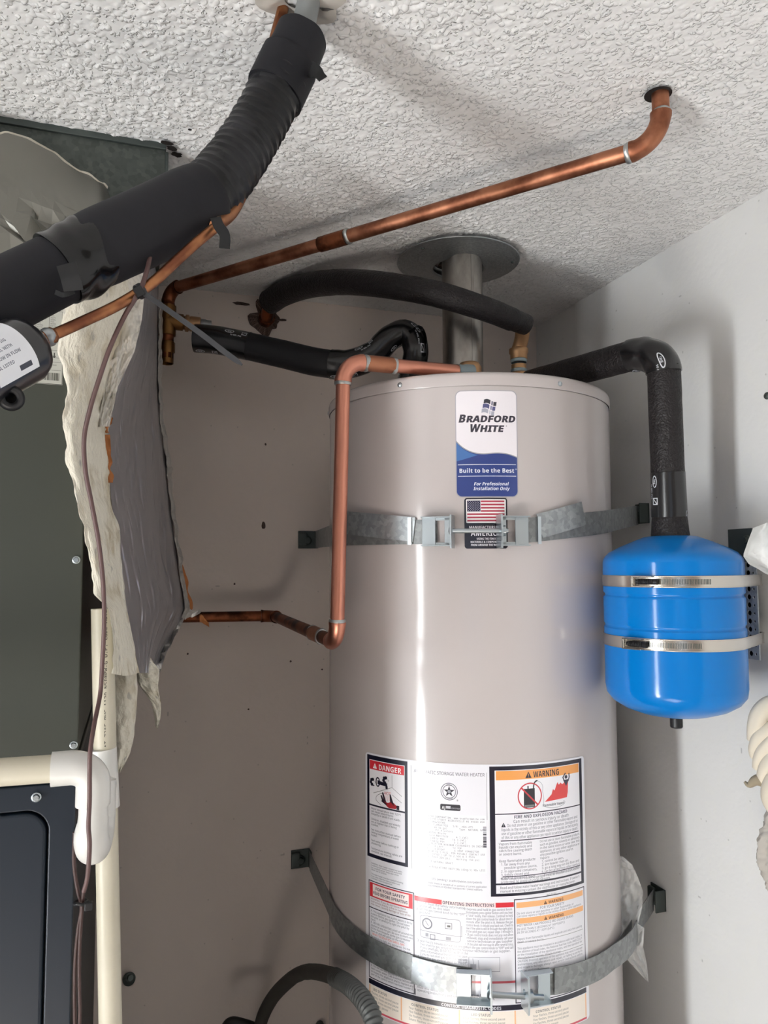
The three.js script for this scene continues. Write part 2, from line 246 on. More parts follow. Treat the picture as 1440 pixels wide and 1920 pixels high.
{ // ceiling: a slab whose visible face is a field of sprayed granules
  const x0 = -0.42, x1 = XR, z0 = ZB, z1 = -0.3, n = 640, cell = 0.0085;
  const bump = (x, z) => {
    const cx = x / cell, cz = z / cell, ix = Math.floor(cx), iz = Math.floor(cz); let h = 0;
    for (let j = -1; j <= 1; j++) for (let i = -1; i <= 1; i++) {
      const a = ix + i, b = iz + j, r = 0.28 + 0.3 * hash(a, b, 5); if (hash(a, b, 6) < 0.5) continue;
      const dx = a + hash(a, b, 7) - cx, dz = b + hash(a, b, 8) - cz, d2 = (dx * dx + dz * dz) / (r * r); if (d2 < 1) h = Math.max(h, Math.sqrt(1 - d2) * (0.4 + 0.6 * hash(a, b, 9)));
    }
    return h * 0.003 * (0.65 + 0.5 * noise(x * 4, z * 4, 3)) + 0.0008 * noise(x * 60, z * 60);
  };
  const face = grid(n, n, (u, v) => { const x = lerp(x0, x1, u), z = lerp(z0, z1, v); return [V(x, H - bump(x, z), z), x, z]; });
  struct('ceiling', [face, slab(XL - 0.1, XR + 0.1, H + 0.002, H + 0.1, ZB - 0.1, ZF + 0.1), slab(XL - 0.1, x0, H, H + 0.01, ZB - 0.1, ZF + 0.1), slab(x0, XR + 0.1, H, H + 0.01, z1, ZF + 0.1)], M.ceiling);
}
// ------------------------------------------------------------------ water heater
const TX = 0.6014, TZ = -1.3013, TR = 0.262;
const onTank = (deg, y, r = TR) => { const a = deg * Math.PI / 180; return V(TX + Math.sin(a) * r, y, TZ + Math.cos(a) * r); };
const outward = (deg) => V(Math.sin(deg * Math.PI / 180), 0, Math.cos(deg * Math.PI / 180));
function curvedPatch(a0, a1, y0, y1, r, rc, nu = 48) {
  const w = (a1 - a0) * Math.PI / 180 * r, inset = (s) => { const d = Math.min(s, 1 - s) * w; return d >= rc ? 0 : rc - Math.sqrt(Math.max(0, rc * rc - (rc - d) ** 2)); };
  const us = []; for (let i = 0; i <= nu; i++) us.push(i / nu); for (let k = 1; k < 6; k++) { const e = rc * (1 - Math.cos(k / 6 * Math.PI / 2)) / w; us.push(e, 1 - e); } us.sort((a, b) => a - b);
  return grid(us.length - 1, 1, (u, v) => { const s = us[Math.round(u * (us.length - 1))], q = inset(s), y = lerp(y0 + q, y1 - q, v); return [onTank(lerp(a0, a1, s), y, r), s, (y - y0) / (y1 - y0)]; });
}
const heater = thing('water_heater', 'tall almond-grey tank water heater with white instruction labels, held by two metal straps', 'water heater', V(TX, 0.55, TZ));
part('jacket', lathe([[0, 0.55], [0.25, 0.55], [TR, 0.562], [TR, 2.0305], [TR - 0.001, 2.0315]], 128).translate(TX, 0, TZ), M.enamel, heater);
const lidGeo = lathe([[TR + 0.0012, 2.031], [TR + 0.0022, 2.0325], [TR + 0.0022, 2.046], [TR + 0.001, 2.0505], [TR - 0.002, 2.0532], [TR - 0.007, 2.054], [0.2, 2.057], [0, 2.058]], 128).translate(TX, 0, TZ);
const lid = part('top_lid', lidGeo, M.enamel, heater);
for (const a of [-48.6, 9.9, 66, -108]) part('screw', screwHead(onTank(a, 2.0405, TR + 0.0026), outward(a), 0.0042), M.zinc, lid);
// draft hood stub, hot nipple, cold nipple and relief valve stand on the lid
const VX = 0.603, VZ = -1.318;
part('flue_collar', turned([[0.058, 0], [0.058, 0.008], [0.050, 0.034], [0.0425, 0.05], [0.0415, 0.062]], V(VX, 2.056, VZ), V(VX, 3, VZ), 48), M.vent, heater);
const HOT = V(0.503, 2.056, -1.350), COLD = V(0.703, 2.056, -1.277);
part('hot_nipple', turned([[0.02, 0], [0.02, 0.012], [0.0135, 0.014], [0.0135, 0.05]], HOT, HOT.clone().setY(3), 24), M.zinc, heater);
part('cold_nipple', turned([[0.02, 0], [0.02, 0.012], [0.0135, 0.014], [0.0135, 0.05]], COLD, COLD.clone().setY(3), 24), M.zinc, heater);
const RELIEF = V(0.545, 2.056, -1.165);
const relief = part('relief_valve', [turned([[0.017, 0], [0.017, 0.01], [0.021, 0.011], [0.021, 0.034], [0.016, 0.042], [0.0, 0.045]], RELIEF, RELIEF.clone().setY(3), 24)], M.brass, heater);

// the printed labels
const sticker = (draw, w, h, o = {}) => phy({ map: canvasTex(w, h, draw), roughness: 0.32, clearcoat: 0.7, clearcoatRoughness: 0.12, ...o });
const deg = (mm) => mm / (TR * 1000) * 180 / Math.PI;
const italic = (g, s, x, y, px, font = 'bold', sx = 1) => { g.save(); g.translate(x, y); g.transform(sx, 0, -0.22, 1, 0, 0); g.font = font + ' ' + px + 'px sans-serif'; g.fillText(s, 0, 0); if (px > 70) { g.lineWidth = 4.5; g.strokeStyle = g.fillStyle; g.strokeText(s, 0, 0); } g.restore(); };
// name label: 98 mm x 168 mm, drawn at 6 px per mm
const logo = sticker((g, w, h) => {
  g.fillStyle = '#efe9ee'; g.fillRect(0, 0, w, h);
  g.beginPath(); g.moveTo(0, 474); g.bezierCurveTo(90, 600, 230, 612, 300, 604); g.bezierCurveTo(420, 590, 500, 600, 588, 640); g.lineTo(588, h); g.lineTo(0, h); g.closePath();
  g.fillStyle = '#2a3f83'; g.fill(); g.lineWidth = 9; g.strokeStyle = '#9a9aa2'; g.beginPath(); g.moveTo(0, 470); g.bezierCurveTo(90, 598, 230, 610, 300, 601); g.bezierCurveTo(420, 586, 500, 597, 588, 637); g.stroke();
  g.fillStyle = '#3f6fae'; g.beginPath(); g.moveTo(0, 482); g.bezierCurveTo(60, 560, 130, 600, 210, 612); g.bezierCurveTo(120, 640, 50, 660, 0, 670); g.fill();
  // waving banner mark of three bars, split by a light stripe
  for (const [k, c0, c1] of [[0, '#23222f', '#6e6d80'], [1, '#4d4f7d', '#8a8ba6'], [2, '#a9a9b8', '#c9c9d4']]) {
    const y = 92 + k * 44; g.fillStyle = c0;
    for (const [x0, x1, c] of [[0, 0.52, c0], [0.6, 0.72, c1], [0.76, 1, c0]]) { g.fillStyle = c; g.beginPath(); const f = (s) => [272 - k * 11 + s * 118 + 0, y + 22 * Math.sin(s * 5.2 + 3.4) * 0.5 + s * 12]; for (let i = 0; i <= 12; i++) { const [a, b] = f(lerp(x0, x1, i / 12)); i ? g.lineTo(a, b) : g.moveTo(a, b); } for (let i = 12; i >= 0; i--) { const [a, b] = f(lerp(x0, x1, i / 12)); g.lineTo(a - 5, b + 38); } g.fill(); }
  }
  g.fillStyle = '#2b2534'; g.textAlign = 'left';
  italic(g, 'B', 24, 302, 100, 'bold', 1.05); italic(g, 'RADFORD', 96, 302, 82, 'bold', 1.24); italic(g, 'W', 128, 394, 100); italic(g, 'HITE', 224, 394, 82, 'bold', 1.24); g.font = '16px sans-serif'; g.fillText('®', 474, 345);
  g.fillStyle = '#e8ebf4'; g.fillRect(20, 700, 548, 5); g.fillRect(20, 808, 548, 5);
  g.font = 'bold 54px sans-serif'; g.textAlign = 'center'; g.save(); g.translate(290, 778); g.scale(1.04, 1); g.fillText('Built to be the Best', 0, 0); g.restore(); g.font = '18px sans-serif'; g.fillText('®', 568, 752);
  g.textAlign = 'left'; italic(g, 'For Professional', 164, 898, 42); italic(g, 'Installation Only', 160, 942, 42);
  g.lineWidth = 12; g.strokeStyle = '#a9a6ae'; g.beginPath(); g.roundRect(2, 2, w - 4, h - 4, 58); g.stroke();
}, 588, 1008);
const nameLabel = part('name_label', curvedPatch(deg(-131), deg(-33), 1.8545, 2.0235, TR + 0.0006, 0.0095), logo, heater);
nameLabel.userData.label = 'white and blue maker label';
const flagTex = sticker((g, w, h) => {
  g.fillStyle = '#121022'; g.fillRect(0, 0, w, h); g.fillStyle = '#f4efef'; g.beginPath(); g.roundRect(22, 14, w - 40, 248, 12); g.fill();
  for (let k = 0; k < 7; k++) { g.fillStyle = '#b5384c'; g.fillRect(36, 28 + k * 33.4, w - 72, 17); }
  g.fillStyle = '#f4efef'; g.fillRect(36, 26, 170, 122); g.fillStyle = '#1d1a3c'; g.fillRect(36, 28, 164, 114);
  g.fillStyle = '#e8e4ee'; for (let r = 0; r < 9; r++) for (let c = 0; c < (r % 2 ? 5 : 6); c++) { g.beginPath(); const x = 52 + c * 27 + (r % 2 ? 13 : 0), y = 38 + r * 11.8; for (let k = 0; k < 10; k++) { const a = k * Math.PI / 5 - Math.PI / 2, q = k % 2 ? 2.6 : 6; g.lineTo(x + q * Math.cos(a), y + q * Math.sin(a)); } g.fill(); }
  g.fillStyle = '#f1eef2'; g.textAlign = 'center'; g.font = 'bold 40px sans-serif'; g.save(); g.translate(w / 2, 320); g.scale(1.12, 1); g.fillText('MANUFACTURED IN', 0, 0, 380); g.restore();
  g.font = 'bold 86px sans-serif'; g.fillText('AMERICA', w / 2, 396, 430); g.font = 'bold 29px sans-serif'; g.fillText('USING THE FINEST', w / 2 + 8, 436, 300); g.fillText('MATERIALS & COMPONENTS', w / 2, 468, 440); g.fillText('FROM AROUND THE WORLD', w / 2, 500, 440);
}, 536, 528);
const flagLabel = part('flag_label', curvedPatch(deg(-118.5), deg(-51.5), 1.7745, 1.8535, TR + 0.0005, 0.0045), flagTex, heater);
flagLabel.userData.label = 'black label with a printed national flag';
// instruction sheet: 379 mm x 398 mm, drawn at 5 px per mm
const sheet = sticker((g, w, h) => {
  const s = 5; g.scale(s, s); g.fillStyle = '#e9e8ee'; g.fillRect(0, 0, 400, 400);
  const ink = '#17162a', grey = '#6c6c78';
  const T = (str, x, y, size, c = grey, font = '', al = 'left', mw) => { g.fillStyle = c; g.textAlign = al; g.font = (font + ' ' + size + 'px sans-serif').trim(); mw ? g.fillText(str, x, y, mw) : g.fillText(str, x, y); };
  const R = (x, y, W, Hh, c) => { g.fillStyle = c; g.fillRect(x, y, W, Hh); };
  const box2 = (x, y, W, Hh, t, c) => { g.lineWidth = t; g.strokeStyle = c; g.strokeRect(x + t / 2, y + t / 2, W - t, Hh - t); };
  const tri = (x, y, q, c, mark) => { g.fillStyle = c; g.beginPath(); g.moveTo(x, y); g.lineTo(x + q, y); g.lineTo(x + q / 2, y - q * 0.95); g.fill(); R(x + q * 0.46, y - q * 0.65, q * 0.09, q * 0.35, mark); R(x + q * 0.46, y - q * 0.2, q * 0.09, q * 0.09, mark); };
  const lines = (arr, x, y, lh, size, c = grey, mw) => arr.forEach((t, i) => T(t, x, y + i * lh, size, c, '', 'left', mw));
  // danger panel
  R(4, 3, 80, 160, ink); R(9, 10, 70, 70, '#f0eef2'); R(9, 82.5, 70, 75, '#eceaf0'); R(10, 11, 68, 14, '#d8303c'); tri(17, 23, 9, '#fff', '#d8303c'); T('DANGER', 29, 23, 11.5, '#fff', 'bold', 'left', 44);
  g.strokeStyle = '#555'; g.lineWidth = 0.5; g.beginPath(); g.moveTo(56, 28); g.lineTo(56, 47); g.lineTo(18, 62); g.moveTo(56, 47); g.lineTo(74, 58); g.moveTo(46, 57); g.quadraticCurveTo(20, 62, 24, 72); g.lineTo(34, 78); g.moveTo(56, 58); g.lineTo(74, 68); g.stroke();
  g.fillStyle = ink; for (const [x, y] of [[16, 45], [43, 38]]) { for (let k = 0; k < 6; k++) { g.beginPath(); g.arc(x + 3.6 * Math.cos(k), y + 4.2 * Math.sin(k), 2.6, 0, 7); g.fill(); } g.fillStyle = '#f0eef2'; g.beginPath(); g.ellipse(x + 3.4, y + 1, 2.4, 3.6, 0, 0, 7); g.fill(); g.fillStyle = ink; }
  g.lineWidth = 2; g.strokeStyle = ink; g.beginPath(); g.ellipse(27.5, 43, 3.6, 6.6, 0, 0, 7); g.stroke(); g.beginPath(); g.moveTo(27, 40); g.lineTo(44, 42.5); g.quadraticCurveTo(48, 44, 47.5, 51); g.lineTo(43.5, 51); g.lineTo(43, 47); g.lineTo(27, 46.5); g.fill();
  T('HOT', 47, 60, 6.5, '#e0606a', '', 'center'); g.strokeStyle = '#e8a0a6'; g.lineWidth = 0.7; for (const x of [42, 46, 50]) { g.beginPath(); g.moveTo(x, 61); g.lineTo(x + 1, 69); g.stroke(); }
  g.fillStyle = '#a8242c'; g.beginPath(); g.moveTo(40, 68); g.quadraticCurveTo(48, 76, 54, 67); g.lineTo(66, 75); g.lineTo(62, 79); g.lineTo(50, 79.5); g.quadraticCurveTo(42, 77, 40, 68); g.fill(); g.fillStyle = '#241826'; for (const q of [[40, 70, 36, 58, 38.5, 57, 45, 72], [37, 72, 33, 63, 35.5, 62, 43, 74], [44, 76, 34.5, 71.5, 36, 69.5, 46, 74], [52, 69, 51, 58, 53, 58, 60, 75]]) { g.beginPath(); g.moveTo(q[0], q[1]); g.lineTo(q[2], q[3]); g.lineTo(q[4], q[5]); g.lineTo(q[6], q[7]); g.fill(); } g.fillRect(64, 73, 5, 6.5);
  R(9, 80, 70, 1.6, ink);
  lines(['Water temperature over 125°F', 'can cause severe burns', 'instantly or death from scalds.', '', 'Children, disabled and elderly', 'are at highest risk of being', 'scalded.', '', 'See instruction manual before', 'setting temperature at water', 'heater.', '', 'Feel water before bathing or', 'showering.', '', 'Temperature limiting valves are', 'available, see manual.'], 13, 88, 4.15, 4.3, '#4e4e5c', 62);
  lines(['WARNING: Water heater contains hot water.', 'Installation and service must be performed', 'by a qualified person. Keep clear of the', 'heater and its surfaces.', '', 'This water heater must be installed following', 'local codes. Read the manual before use,', 'and keep it near the appliance.'], 13, 173, 3.3, 3.1, '#6c6c78', 72);
  // middle panel
  R(90, 8, 0.5, 156, '#555'); R(207.5, 12, 0.5, 70, '#777'); T('AUTOMATIC STORAGE WATER HEATER', 95, 18, 6.6, '#3c3c4a', '', 'left', 110);
  g.strokeStyle = '#4c4c5a'; g.lineWidth = 0.9; g.beginPath(); g.arc(151, 42, 12.5, 0, 7); g.stroke(); g.beginPath(); g.arc(151, 42, 9.8, 0, 7); g.stroke(); g.fillStyle = '#24232e'; g.beginPath(); for (let k = 0; k < 10; k++) { const a = k * Math.PI / 5 - Math.PI / 2, q = k % 2 ? 3.4 : 8.6; g.lineTo(151 + q * Math.cos(a), 42 + q * Math.sin(a)); } g.fill(); g.fillStyle = '#a0a0aa'; g.beginPath(); g.arc(151, 42, 2.6, 0, 7); g.fill(); T('DESIGN', 151, 33.4, 2.6, '#444', '', 'center'); T('CERTIFIED', 151, 53.3, 2.6, '#444', '', 'center'); T('®', 162, 56, 3.5, '#444');
  g.fillStyle = '#24232e'; g.beginPath(); g.roundRect(137, 61, 31, 9, 2); g.fill(); T('AJ', 139.5, 68, 6, '#ddd', 'bold'); R(146, 63.5, 7, 4, '#c8c8d0'); T('CERTIFIED', 154, 67.2, 2.8, '#c8c8d0');
  R(98, 76, 108, 84, '#f0eff3'); g.font = '4px monospace';
  const mono = (arr) => arr.forEach(([x, y, t]) => { g.fillStyle = '#74747e'; g.textAlign = 'left'; g.font = '3.9px monospace'; g.fillText(t, x, y, 204 - x); });
  mono([[100, 82, 'WATER HEATER CORPORATION  www.bradfordwhite.com'], [100, 86, '200 LAFAYETTE STREET MIDDLEVILLE MI 49333 USA'], [100, 90, 'Model No. URG250T6N'], [100, 94, 'Serial No. TJ49407755   S/N: -466-475'], [100, 98, 'Nom. Cap.   40.50 gal        Type: NATURAL GAS'], [100, 102, '            151.4 Liters'], [100, 106, 'Input   40000 Btu/hr'], [100, 110, 'Gas Pressure Manifold     4 I.(WC)'], [106, 114, 'Inlet Supply Max     14 I.(WC)'], [106, 118, 'Inlet Supply Min      5 I.(WC)'], [100, 122, 'CLEAR INSTALLATION MINIMUM CLEARANCES IN INCHES'], [104, 126, '1 FRONT   0 LEFT      12 TOP'], [104, 130, '0 BACK    0 RIGHT      6 VENT CONNECTOR'], [100, 134, 'SUIT. FOR UP TO 3 PSIG. FOR POTABLE CONTACT USE'], [100, 138, 'MAX. ALT. 10100 / UP TO 2,500 & 3 PSIG'], [100, 142, 'Pressure: Test 300 psi.   Working 150 psi'], [100, 149, 'CATEGORY I NATURAL DRAFT'], [100, 157, 'COMPLIES W/REGULATIONS EMITTING (40ng/J) NOx LESS']]);
  for (let k = 0, y = 92; y < 122; k++) { const q = 0.6 + hash(k, 3, 1) * 1.8; R(201.5, y, 5, q, hash(k, 4, 1) > 0.35 ? '#3c3c46' : '#b8b8c0'); y += q + 0.5; }
  T('U.S. pending / bradfordwhite.com/patents', 123, 175, 4.2, '#6c6c78', '', 'left', 76); T('This water heater meets or exceeds all or portions of current application', 100, 181, 3.8, '#6c6c78', '', 'left', 106); T('efficiency requirements of ASHRAE Standard 90.1 (latest edition).', 100, 185, 3.8, '#6c6c78', '', 'left', 100);
  // warning panel
  R(212, 3, 162, 191, ink); R(220, 9, 148, 64, '#efedf2'); R(220, 74.5, 148, 100.5, '#eceaf0'); R(220, 177.5, 148, 12.5, '#eceaf0'); R(222, 10, 145, 13.5, '#f0a358'); tri(268, 22, 10, ink, '#f0a358'); T('WARNING', 281, 22, 12, ink, 'bold', 'left', 46);
  R(265, 38, 18, 28, '#16141f'); R(271, 34, 2, 4, '#16141f'); R(266, 62, 16, 3, '#777'); g.lineWidth = 2; g.strokeStyle = '#16141f'; g.beginPath(); g.moveTo(281, 39); g.quadraticCurveTo(281, 27, 288, 27); g.stroke(); g.lineWidth = 1.8; g.strokeStyle = '#c8303c'; g.beginPath(); g.arc(275, 49, 19, 0, 7); g.stroke(); g.lineWidth = 2.4; g.beginPath(); g.moveTo(261, 36); g.lineTo(288, 63); g.stroke();
  g.fillStyle = '#da3b3c'; g.beginPath(); g.moveTo(300, 60); g.lineTo(312, 50); g.quadraticCurveTo(314, 44, 315, 42); g.quadraticCurveTo(317, 47, 319, 42); g.quadraticCurveTo(322, 34, 324, 33); g.quadraticCurveTo(325, 40, 329, 34); g.quadraticCurveTo(333, 40, 337, 33); g.quadraticCurveTo(341, 40, 344, 34); g.lineTo(343, 50); g.lineTo(341, 58); g.fill();
  g.fillStyle = '#25243a'; g.beginPath(); g.arc(340, 27, 2.8, 0, 7); g.fill(); g.lineWidth = 2; g.strokeStyle = '#25243a'; g.beginPath(); g.moveTo(337, 34); g.lineTo(334, 27); g.lineTo(339, 21); g.moveTo(344, 34); g.lineTo(346.5, 28); g.lineTo(346, 22); g.stroke(); g.beginPath(); g.moveTo(334, 31); g.lineTo(346, 31); g.lineTo(340, 41); g.fill();
  g.strokeStyle = '#9a9aa6'; g.lineWidth = 0.6; g.beginPath(); g.moveTo(289, 28); g.quadraticCurveTo(299, 32, 296, 44); g.quadraticCurveTo(300, 55, 297, 66); g.quadraticCurveTo(316, 74, 334, 68); g.quadraticCurveTo(340, 64, 334, 62); g.stroke(); T('Flammable Vapors', 296, 67, 5.4, '#4c4c58', 'bold', 'left', 40);
  T('FIRE AND EXPLOSION HAZARD', 295, 81, 6.4, '#35344a', 'bold', 'center'); T('Can result in serious injury or death', 296, 87, 6, '#5c5c6a', '', 'center'); tri(229, 93, 7, ink, '#eee'); T('Do not store or use gasoline or other flammable vapors and', 238, 93, 5.7, '#5c5c6a', '', 'left', 124);
  lines(['liquids in the vicinity of this or any other appliance. Storage of or', 'use of gasoline or other flammable vapors or liquids in the vicinity', 'of this or any other appliance can result in serious injury or death.'], 229, 99, 5.8, 5.7, '#5c5c6a', 134); R(228, 112.5, 136, 1.3, ink);
  lines(['Vapors from flammable', 'liquids can explode and', 'catch fire causing death', 'or severe burns.', '', 'Keep flammable products:', '  1. far away from any', '      possible ignition source,', '  2. in approved containers,', '  3. tightly closed and', '  4. out of children’s reach.'], 225, 119, 5, 4.9, '#62626e', 60); lines(['Do not use or store flammable products', 'such as gasoline, solvents or adhesives', 'in the same room or area near this', 'appliance, or any other appliance or', 'any possible ignition source.', 'Vapors:', '  1. cannot be seen,', '  2. are heavier than air,', '  3. go a long way on the floor and', '  4. can be carried from other rooms to', '      possible ignition sources by air currents.'], 290, 119, 5, 4.9, '#62626e', 76);
  R(230, 165, 136, 1.2, ink); T('Water heaters in residential garages must be installed and located to', 227, 170.2, 4.9, '#62626e', '', 'left', 136); T('protected, to avoid physical damage.', 227, 174.6, 4.9, '#62626e'); T('Read and follow water heater warnings and instructions. If owner’s', 226, 183, 4.9, '#62626e', '', 'left', 138); T('manual is missing contact the distributor or manufacturer.', 226, 188, 4.9, '#62626e');
  T('04-1-00-004', 300, 199, 3.2, '#777');
  // operating panels below
  box2(7, 199, 87, 150, 1.4, ink); R(9.5, 202, 82, 22, '#d8303c'); R(16, 204, 69, 18, '#f4e4e2'); T('FOR YOUR SAFETY', 50, 212, 6.6, '#3a3446', 'bold', 'center', 62); T('READ BEFORE OPERATING', 50, 219, 6.6, '#3a3446', 'bold', 'center', 66); lines(['WARNING: If you do not follow these', 'instructions exactly, a fire or explosion', 'may result, causing damage or loss of life.'], 12, 228, 4, 4.1, '#8c6468', 80); R(8, 240, 85, 1.4, ink);
  lines(['A. This appliance has a pilot which is lit by', 'a piezo-electric gas igniter. Do not open', 'the pilot or attempt to light the pilot by', 'hand.', 'B. BEFORE OPERATING smell all around the', 'appliance area for gas. Be sure to smell next', 'to the floor because some gas is heavier', 'than air and will settle on the floor.', '', 'Do not try to light any appliance. Do not', 'touch any electric switch; do not use any', 'phone in your building. Call your gas', 'supplier from a neighbor’s phone. Follow', 'the gas supplier’s instructions.', 'C. Use only your hand to push in or turn', 'the gas control knob. Never use tools. If', 'the knob will not push in or turn by hand,', 'do not try to repair it, call a qualified', 'service technician.', 'D. Do not use this appliance if any part has', 'been under water. Call a service technician', 'to inspect the appliance and to replace any', 'part of the control which has been under it.'], 12, 247, 4.4, 4.2, '#666672', 80); T('WHAT TO DO IF YOU SMELL GAS', 15, 282, 4.4, '#e0584c', '', 'left', 62);
  R(94.5, 203, 152, 7, '#d8303c'); R(138, 203, 81, 7, '#f2dcdc'); T('OPERATING INSTRUCTIONS', 178, 209, 6.6, '#3a3446', 'bold', 'center', 78); lines(['1. STOP! Read the safety information', '    at the left on this label.', '2. Set the gas control knob to the “OFF”', '    position.'], 98, 214, 4.6, 4.7, '#666672', 76);
  g.strokeStyle = '#80808c'; g.lineWidth = 0.8; g.beginPath(); g.roundRect(104, 230, 62, 32, 4); g.stroke(); g.beginPath(); g.moveTo(104, 252); g.lineTo(168, 254); g.lineTo(168, 238); g.stroke(); g.lineWidth = 2; g.strokeStyle = '#70707c'; g.beginPath(); g.arc(115, 241, 7.2, 0, 7); g.stroke(); g.lineWidth = 1; g.beginPath(); g.moveTo(112, 237); g.lineTo(117, 244); g.stroke(); g.strokeRect(143, 236, 10, 8); R(146, 239, 5, 3, '#444'); g.strokeRect(120, 256, 7, 7); R(112, 255, 5, 5, '#9a9aa4'); R(144, 256, 8, 5, '#9a9aa4');
  lines(['3. Wait five (5) minutes to clear out any gas.', '    Then smell for gas, including near the floor.', '    If you smell gas, STOP! Follow “B” in the', '    safety information at the left on this label.', '    If you do not smell gas, go to the next step.', '4. Turn the gas control knob to “PILOT”.'], 99, 270, 4.7, 4.7, '#666672', 78);
  lines(['5. Depress and hold in gas control knob.', '    Immediately press igniter button until you hear', '    a “click” loudly, then release. Continue to hold', '    down the gas control knob for about one (1)', '    minute after the pilot is lit. Release the gas', '    control knob; it should pop back out. Check to', '    see if the pilot is still lit through the sight glass.', '    If the pilot goes out, repeat steps 3 through 5.', '  •  If gas control knob does not pop out when', '    released, stop and immediately call your', '    service technician or gas supplier.', '  •  If the pilot will not stay lit after several tries,', '    turn the gas control knob to “OFF” and call', '    your technician or gas supplier.'], 171, 215, 4.6, 4.6, '#666672', 74); g.strokeStyle = '#9a9aa4'; g.lineWidth = 0.7; g.strokeRect(178, 282, 46, 20); g.beginPath(); g.moveTo(184, 284); g.lineTo(186, 300); g.moveTo(192, 286); g.lineTo(193, 300); g.stroke(); R(180, 292, 9, 8, '#b0b0ba');
  R(97, 316, 150, 3.2, '#d8606a'); R(94.5, 340, 1, 9, ink); lines(['Read and follow water heater owner’s manual for complete', 'operating instructions and safety information before use.'], 98, 338, 4.6, 4.6, '#666672', 146);
  // right column
  box2(247, 199, 127, 150, 1.3, ink); R(250.5, 204, 120, 8, '#f2b377'); tri(295, 211, 5.5, '#5a2f18', '#f2b377'); T('WARNING', 303, 211, 5.6, '#5a2f18', 'bold'); T('FOR YOUR SAFETY', 310, 217, 5.4, '#62626e', '', 'center'); lines(['Do not store or use gasoline or other flammable, or', 'corrosive vapors or liquids in the vicinity of this or other appliance.'], 251, 221.5, 4.1, 4.3, '#777784', 116); R(250.5, 227, 120, 8, '#f2b377'); tri(295, 234, 5.5, '#5a2f18', '#f2b377'); T('WARNING', 303, 234, 5.6, '#5a2f18', 'bold'); T('HOT WATER CAN PRODUCE 3RD DEGREE BURNS', 251, 239.5, 4.6, '#5c5c68', '', 'left', 98);
  lines(['IN LESS THAN 5 SECONDS AT 140°F (60°C)', 'IN 30 SECONDS AT 130°F (54°C)', '', 'Vapors from flammable liquids will explode and catch fire causing', 'death or severe burns.', '', 'This appliance must be installed in accordance with local codes, in', 'the absence of local codes, the National Fuel Gas Code, ANSI Z223.1', 'or the installation of the appliance codes, and the standard for', 'Manufactured Homes, Mobile Homes.', 'CAUTION: Incorrect operation of this appliance may result in damage', 'instructions, any alterations and repair, or failing to perform', 'and result in damage; always read service instructions before', 'use the appliance.'], 251, 244.5, 4.6, 4.3, '#777784', 116); for (const y of [262, 285]) R(251, y, 118, 0.6, '#777'); lines(['If you do not know what to do, leave this', 'appliance to a qualified service technician, then', 'replace the gas control if it has been damaged.'], 290, 312, 5, 4.4, '#777784', 76);
  // lower band
  R(7, 350.5, 367, 7.6, ink); T('CONTROL DIAGNOSTIC CODES', 136, 356.6, 6.2, '#d8d8e0', 'bold', 'left', 96); R(7, 359, 367, 36, '#efe4d8');
  for (const x of [8, 70, 162, 245, 371]) R(x, 359, 2.2, 34, '#f0b888'); for (const [x, t] of [[30, 'LED STATUS'], [110, 'CONTROL STATUS'], [195, 'LED STATUS'], [300, 'CONTROL STATUS']]) { T(t, x, 366, 5.2, '#84807c', 'bold', 'center'); lines(['Four flashes, three-second pause', 'Five flashes, three-second pause', 'Six flashes, three-second pause', 'Seven flashes, pause'], x - 26, 372, 5.4, 4.6, '#8c8884', 62); } R(7, 394, 367, 3, '#d05060');
}, 1900, 1990);
const instr = part('instruction_label', curvedPatch(-65, -65 + deg(380), 1.049, 1.447, TR + 0.0006, 0.006, 72), sheet, heater);
instr.userData.label = 'large white instruction label of warning panels';
M.platform = std({ color: 0x3b342e, roughness: 0.9 });
struct('floor_platform', slab(0.3, XR - 0.001, 0, 0.55, -1.64, -1.0), M.platform);

